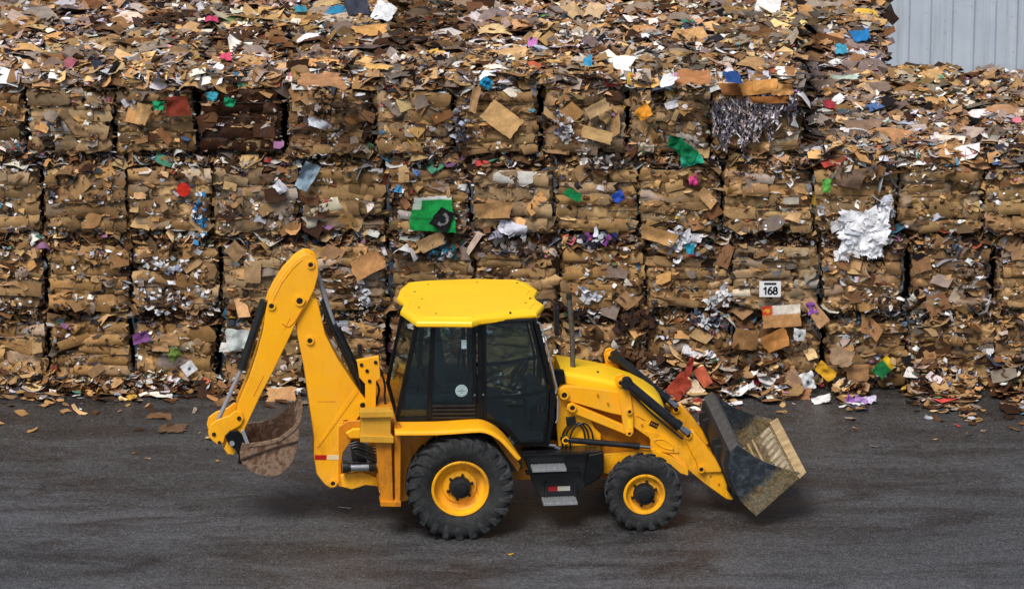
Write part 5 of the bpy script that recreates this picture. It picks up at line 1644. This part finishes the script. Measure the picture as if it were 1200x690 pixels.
piece('green_sheet', 273, 121, 14, 10, 15, (30, 140, 96), 'green film', .03, .12, 71)
piece('cyan_wrapper', 252, 115, 14, 10, 0, (60, 150, 170), 'cyan film', .03, .12, 72)
piece('white_paper', 371, 146, 26, 10, 18, (206, 210, 222), 'torn white paper', .03, .12, 73)
piece('orange_card', 752, 131, 18, 14, -35, (222, 150, 50), 'orange-tan torn card', .02, .12, 74)
piece('white_card', 785, 122, 16, 8, -18, (226, 224, 232), 'small white tray', .01, .13, 75)

# cyan / blue film on the top surface
# shredded paper curtain
def shreds(bale, u0, u1, v0, v1, n, seed):
    rng = np.random.default_rng(seed)
    u = rng.uniform(u0, u1, n); t_ = rng.random(n)
    maxv = v0 + (v1 - v0) * (.55 + .45 * np.sin((u - u0) / (u1 - u0) * 7) ** 2)
    v = v0 + (maxv - v0) * t_
    P = np.array([[wp(a, b, WY - .1)[0] - bale.location.x, WY - .12 - rng.uniform(0, .05) - bale.location.y, wp(a, b, WY - .1)[1] - bale.location.z] for a, b in zip(u, v)])
    N = np.stack([rng.normal(0, .5, n), -np.ones(n), rng.normal(0, .3, n)], -1)
    E = np.stack([rng.normal(0, .6, n), rng.normal(0, .2, n), np.ones(n)], -1)
    L = rng.uniform(.02, .075, n)
    pal = np.array([srgb(*c) for c in [(206, 200, 208), (168, 162, 178), (228, 224, 226), (120, 112, 130), (176, 156, 150), (90, 84, 96)]])
    c = pal[rng.integers(0, 6, n)]
    V, F, Cc = scraps(P, N, E, L, np.full(n, .006), c * rng.uniform(.75, 1.25, (n, 1)), rng.normal(0, .5, n), rng, .1, .3, .5)
    me = mesh_np('shredded_paper', V, F, Cc, M['scrap'])
    o = bpy.data.objects.new('shredded_paper', me); COL.objects.link(o); o.parent = bale; o['kind'] = 'stuff'
shreds(bale_at(880, 150), 838, 890, 118, 176, 520, 3)
shreds(bale_at(880, 150), 880, 915, 112, 168, 260, 4)
shreds(bale_at(880, 150), 905, 936, 112, 142, 110, 5)
def top_piece(name, u, v, w, h, rot, color, label, crumple=.03, seed=1):
    rng = np.random.default_rng(seed)
    z = 3 * HB + HB + .15 if u < 945 else 3 * HB + .15
    x, y = gp(u, v, z)
    best = min((o for o in bpy.data.objects if o.name.startswith('cardboard_bale') and o.type == 'EMPTY' and abs(o.location.z - (z - .15 - HB)) < .01), key=lambda o: (o.location.x - x) ** 2 + (o.location.y - y) ** 2)
    V, F, Cc = sheet(w, h, rng, crumple, color=srgb(*color), ragged=.11)
    me = mesh_np(name, V, F, Cc, M['scrap']); o = bpy.data.objects.new(name, me); COL.objects.link(o); o.parent = best
    o.location = (x - best.location.x, y - best.location.y, z - best.location.z); o.rotation_euler = (R(-68), 0, R(rot)); o['label'] = label
for k, a in enumerate([('blue_tarp', 394, 12, .28, .20, -20, (50, 130, 170), 'blue film'), ('blue_tarp', 352, 12, .18, .14, 20, (60, 140, 160), 'teal film'),
        ('dark_sheet', 418, 12, .34, .36, 10, (62, 66, 78), 'slate-grey crumpled sheet'), ('white_paper', 449, 15, .30, .34, -25, (220, 222, 224), 'white paper'),
        ('cardboard_flap', 432, 34, .48, .24, 5, (206, 156, 92), 'orange-tan cardboard'), ('cardboard_flap', 442, 78, .40, .12, -22, (216, 172, 104), 'bright tan strip'),
        ('cardboard_flap', 372, 96, .62, .34, 4, (176, 130, 92), 'large smooth brown flap'), ('blue_tarp', 1008, 44, .30, .24, 12, (40, 120, 180), 'blue film'),
        ('blue_tarp', 986, 57, .18, .26, 0, (70, 160, 190), 'cyan film'), ('blue_tarp', 863, 88, .24, .26, 20, (44, 80, 140), 'dark blue sheet'),
        ('green_film', 806, 27, .24, .16, 0, (60, 130, 110), 'teal film'), ('white_paper', 780, 93, .22, .20, -30, (226, 226, 228), 'white sheet'),
        ('cardboard_flap', 810, 90, .46, .26, -6, (170, 118, 78), 'rust-brown cardboard'), ('cardboard_flap', 808, 41, .46, .26, 0, (200, 156, 104), 'tan cardboard'),
        ('cardboard_flap', 600, 62, .46, .20, 10, (206, 166, 118), 'tan cardboard'), ('pink_film', 624, 50, .13, .16, 0, (190, 120, 180), 'pink film'),
        ('cyan_film', 687, 73, .12, .22, 0, (60, 150, 190), 'cyan film'), ('cardboard_flap', 580, 32, .44, .24, 5, (220, 190, 140), 'pale tan cardboard'),
        ('cardboard_flap', 672, 12, .30, .34, 35, (196, 164, 124), 'pale tan cardboard'), ('cardboard_flap', 697, 12, .26, .30, -20, (206, 176, 138), 'pale tan cardboard'),
        ('pink_film', 248, 23, .18, .12, 0, (196, 70, 110), 'crimson film'), ('pink_film', 265, 69, .16, .16, 0, (206, 80, 110), 'crimson film'),
        ('white_paper', 990, 90, .40, .12, 5, (190, 206, 190), 'pale green paper'), ('cardboard_flap', 966, 100, .30, .22, 0, (140, 118, 104), 'grey-brown sheet'),
        ('cardboard_flap', 1030, 104, .34, .22, 15, (136, 116, 104), 'grey-brown sheet'), ('cardboard_flap', 1010, 146, .60, .26, 0, (140, 114, 96), 'grey-brown sheet'),
        ('red_film', 973, 123, .14, .14, 30, (190, 70, 80), 'red wrapper'), ('cardboard_flap', 1022, 108, .12, .40, 30, (196, 166, 134), 'pale tan strip'),
        ('cardboard_flap', 975, 44, .40, .30, 0, (196, 146, 96), 'orange-tan cardboard')]):
    top_piece(*a, seed=400 + k)
# the drooping orange-brown lip over the shreds
for k, (u, v, pw, ph, rt, c) in enumerate([(868, 106, 44, 14, 3, (150, 100, 58)), (893, 104, 46, 16, -4, (208, 150, 84)), (921, 107, 26, 13, 4, (196, 146, 90)), (905, 119, 50, 8, 2, (150, 96, 50))]):
    piece('cardboard_lip', u, v, pw, ph, rt, c, 'folded cardboard lip over the shredded paper', .03, .14 + .01 * k, 80 + k)
# the printed number sign
nb_root = bale_at(902, 340)
x, z = wp(902.5, 338.8, WY - .10)
x, z = wp(902.5, 338.8, WY - .23)
ns = empty('number_sign', (x, WY - .23, z), 0, 'white card sign printed 168 on a third-row bale', 'sign')
MB().box(-.138, .138, 0, .004, -.105, .105).build('sign_card', M['sign_white'], ns, bevel=.002)
MB().box(-.078, .078, -.0035, -.0015, .058, .086).build('black_bar', M['ink'], ns)
nm_ = MB()
def stroke(pts, wd=.021):
    for a, b in zip(pts[:-1], pts[1:]):
        nm_.bar(a, b, wd, -.0035, -.0015)
    for a in pts: nm_.disc(a, wd / 2, -.0036, -.0016, 10)
def arc(cx_, cz_, rx, rz, a0, a1, n=16):
    return [(cx_ + rx * math.cos(R(a0 + (a1 - a0) * k / n)), cz_ + rz * math.sin(R(a0 + (a1 - a0) * k / n))) for k in range(n + 1)]
zc_ = -.018
stroke([(-.078, zc_ + .022), (-.056, zc_ + .042), (-.056, zc_ - .046)])
stroke(arc(0, zc_ - .020, .024, .027, 0, 360)); stroke([(-.024, zc_ - .016), (-.018, zc_ + .018), (.002, zc_ + .040), (.016, zc_ + .043)])
stroke(arc(.066, zc_ + .022, .020, .021, 0, 360)); stroke(arc(.066, zc_ - .023, .024, .024, 0, 360))
nm_.build('printed_number', M['ink'], ns)

# ================================================================== GROUND AND LITTER
gm = MB(); gm.v = [(-400, -400, 0), (400, -400, 0), (400, 800, 0), (-400, 800, 0)]; gm.f = [[0, 1, 2, 3]]
gr_ = gm.build('asphalt_yard', M['asphalt']); gr_['kind'] = 'structure'

def litter(name, n, fy, x0, x1, seed, label, hgt):
    rng = np.random.default_rng(seed)
    x = rng.uniform(x0, x1, n * 2); x = x[vnoise(x, x * 0, .45, np.random.default_rng(5)) * .8 + vnoise(x, x * 0, .15, np.random.default_rng(6)) * .4 > .42 + .36 * rng.random(n * 2)][:n]; n = len(x)
    e = rng.exponential(fy, n) * (.5 + vnoise(x, x * 0, .6, rng))
    y = WY - .02 - e
    hz = np.maximum(0, hgt * (1 - e / (fy * 2.2))) * rng.random(n) * (.5 + vnoise(x, x * 0, .5, rng))
    P = np.stack([x, y, .012 + hz], -1)
    N = np.stack([rng.normal(0, .5, n), -.2 + rng.normal(0, .5, n), np.ones(n)], -1)
    flat = e > fy * 1.5
    N[flat] = np.stack([rng.normal(0, .12, flat.sum()), rng.normal(0, .12, flat.sum()), np.ones(flat.sum())], -1)
    ang = rng.uniform(-1.2, 1.2, n); E = np.stack([np.cos(ang), np.sin(ang), np.zeros(n)], -1)
    L = pinch(rng, n, .045, .6, .012, .17)
    curl = np.abs(rng.normal(0, .3, n)); curl[flat] *= .2
    P[:, 2] += L * .12
    V, F, Cc = scraps(P, N, E, L, L * rng.uniform(.3, .85, n), pick(n, weights(.42, .30, .10, .12, .04, .03), rng, .25), curl, rng)
    V[:, 2] = np.maximum(V[:, 2], .004)
    me = mesh_np(name, V, F, Cc, M['scrap'])
    o = bpy.data.objects.new(name, me); COL.objects.link(o)
    o['kind'] = 'stuff'; o['label'] = label; o['category'] = 'litter'
    return o
litter('paper_litter', 2000, .17, -8.0, 1.9, 1, 'loose scraps of card and paper along the foot of the left and middle bales', .22)
litter('paper_litter', 3400, .27, 1.7, 7.4, 2, 'deep heap of card and paper scraps along the foot of the right bales', .42)
litter('paper_litter', 150, .9, -8.0, 7.6, 3, 'thin flat scraps strewn farther out on the asphalt', .0)

def ground_piece(name, u, v, w, h, rot, color, label, cat, crumple=.015, z=.02, tilt=90, seed=1, **kw):
    rng = np.random.default_rng(seed)
    x, y = gp(u, v, z)
    V, F, Cc = sheet(w, h, rng, crumple, color=srgb(*color), **kw)
    me = mesh_np(name, V, F, Cc, M['scrap'])
    o = bpy.data.objects.new(name, me); COL.objects.link(o)
    o.location = (x, y, z); o.rotation_euler = (R(tilt), 0, R(rot))
    o['label'] = label; o['category'] = cat
    return o
ground_piece('cardboard_sheet', 202, 502, .34, .34, 5, (110, 86, 66), 'flat wet brown cardboard sheet on the asphalt left of the digging bucket', 'cardboard', .004, .012, -90, 1, ragged=.2)
ground_piece('cardboard_scrap', 252, 512, .24, .12, 15, (206, 180, 140), 'pale torn scrap on the asphalt just left of the digging arm', 'cardboard', .02, .03, -90, 2)
ground_piece('cardboard_scrap', 187, 487, .34, .20, -8, (120, 88, 62), 'brown scrap on the ground close to the left bales', 'cardboard', .015, .02, -90, 3, ragged=.12)
ground_piece('white_scrap', 404, 594, .16, .05, -18, (190, 188, 184), 'thin white scrap on the asphalt left of the stabiliser leg', 'paper', .006, .012, -90, 4)
ground_piece('dry_leaf', 598, 649, .07, .05, 20, (190, 150, 50), 'tiny yellow leaf on the asphalt below the rear wheel', 'leaf', .01, .012, -90, 5)
# torn red and white cartons in the heap behind the hood
rcart = empty('torn_carton', (*gp(802, 470, .1), .0), 0, 'torn red and white carton in the heap behind the loader bucket', 'carton')
cxr, cyr = rcart.location.x, rcart.location.y
def cpart(u, v, w, h, rot, color, z_off, seed, nm):
    rng = np.random.default_rng(seed)
    yw = WY - .42 - z_off
    x, z = wp(u, v, yw)
    V, F, Cc = sheet(w / 91, h / 90, rng, .025, color=srgb(*color))
    me = mesh_np(nm, V, F, Cc, M['scrap']); o = bpy.data.objects.new(nm, me); COL.objects.link(o); o.parent = rcart
    o.location = (x - cxr, yw - cyr, z); o.rotation_euler = (R(-28), R(rot), R(10))
cpart(797, 452, 30, 20, -48, (150, 62, 46), .06, 1, 'red_panel')
cpart(813, 459, 26, 18, -48, (226, 204, 176), .10, 2, 'cream_panel')
cpart(808, 430, 8, 24, 24, (140, 52, 42), .02, 3, 'red_flap')
cpart(824, 441, 14, 24, -30, (182, 92, 66), .02, 4, 'red_flap')
cpart(803, 474, 34, 12, -20, (220, 190, 158), .22, 5, 'cream_panel')
cpart(817, 472, 12, 10, -10, (160, 64, 50), .24, 6, 'red_flap')
cpart(790, 462, 16, 18, -60, (160, 70, 48), .14, 7, 'red_panel')
for k, (u, v, w, h, rt, c, nm, lb) in enumerate([
        (1008, 480, .20, .10, 20, (168, 128, 190), 'purple_wrapper', 'crumpled purple and white wrapper at the foot of the right bales'),
        (1020, 481, .16, .10, -20, (206, 196, 222), 'white_wrapper', 'pale wrapper just right of the purple wrapper'),
        (996, 482, .14, .10, 40, (146, 96, 176), 'purple_wrapper', 'small darker purple wrapper left of the purple and white one'),
        (962, 478, .26, .10, -12, (226, 224, 222), 'white_paper', 'crumpled white paper at the foot of the right bales'),
        (888, 448, .12, .08, 30, (206, 58, 70), 'red_wrapper', 'small red wrapper in the heap above the loader bucket'),
        (880, 452, .12, .08, -30, (214, 216, 220), 'white_wrapper', 'small white wrapper beside the small red wrapper'),
        (864, 444, .16, .12, 10, (60, 98, 84), 'green_wrapper', 'dull green wrapper in the heap above the loader bucket'),
        (335, 458, .42, .10, 3, (226, 226, 224), 'white_paper', 'long white paper strip at the bale foot between boom and dipper'),
        (330, 469, .44, .22, -5, (196, 150, 104), 'cardboard_sheet', 'tan cardboard sheet lying under the long white paper strip'),
        (932, 470, .44, .20, -4, (150, 104, 72), 'cardboard_sheet', 'reddish-brown cardboard sheet in the heap behind the loader bucket'),
        (925, 446, .30, .26, -30, (146, 116, 92), 'cardboard_sheet', 'grey-brown upright flap in the heap left of the yellow card'),
        (985, 420, .30, .22, 15, (150, 124, 98), 'cardboard_sheet', 'grey-brown flap leaning above the square brown box side')]):
    rng = np.random.default_rng(300 + k)
    yw = WY - (.62 if v > 475 else .40)
    if v < 450: yw = WY - .24
    if u in (335, 330): yw = WY - .35 - (.1 if u == 330 else 0)
    x, z = wp(u, v, yw)
    z = max(z, .06)
    V, F, Cc = sheet(w, h, rng, .03, color=srgb(*c), ragged=.11)
    me = mesh_np(nm, V, F, Cc, M['scrap']); o = bpy.data.objects.new(nm, me); COL.objects.link(o)
    o.location = (x, yw, z); o.rotation_euler = (R(-40), R(rt), 0)
    o['label'] = lb; o['category'] = nm.split('_')[1]

# ---- pale shed behind the right end of the stack
sh_ = empty('storage_shed', (9.5, 20.0, 0), 0, 'pale blue-grey shed wall behind the right end of the bale stack', 'shed')
v_ = []; f_ = []
x = -8.0; k = 0
prof_ = []
while x < 14:
    prof_ += [(x, 0), (x + .24, 0), (x + .26, -.02), (x + .31, -.02), (x + .34, 0)]; x += .34
for (a, b) in prof_: v_ += [(a, b, 0), (a, b, 9)]
for i in range(len(prof_) - 1): f_.append([2 * i, 2 * i + 2, 2 * i + 3, 2 * i + 1])
obj('wall_cladding', v_, f_, M['shed'], sh_)
MB().box(-8, 14, .08, 10, 0, 8.9).build('shed_body', M['shed'], sh_)
MB().box(-8.2, 14.2, -.3, 10.2, 9.01, 9.2).build('roof', M['shed'], sh_)

# ================================================================== LIGHT
w = bpy.data.worlds.new('World'); scene.world = w; w.use_nodes = True
nt = w.node_tree
sky = nt.nodes.new('ShaderNodeTexSky'); sky.sky_type = 'NISHITA'; sky.sun_disc = False
SE, SA = R(54), R(205)
sky.sun_elevation = SE; sky.sun_rotation = SA
sky.air_density = 1.2; sky.dust_density = 3.0; sky.ozone_density = 1.0
bg = nt.nodes['Background']; bg.inputs[1].default_value = .105
nt.links.new(sky.outputs[0], bg.inputs[0])
sd = bpy.data.lights.new('sun', 'SUN'); sd.energy = 3.3; sd.angle = R(24); sd.color = (1, .95, .88)
so = bpy.data.objects.new('sun', sd); COL.objects.link(so)
dirv = Vector((math.sin(SA) * math.cos(SE), math.cos(SA) * math.cos(SE), math.sin(SE)))
so.rotation_euler = dirv.to_track_quat('Z', 'Y').to_euler()
so.location = (0, 0, 30)

scene.view_settings.view_transform = 'Standard'
scene.view_settings.look = 'None'
scene.view_settings.exposure = 0
scene.view_settings.gamma = 1
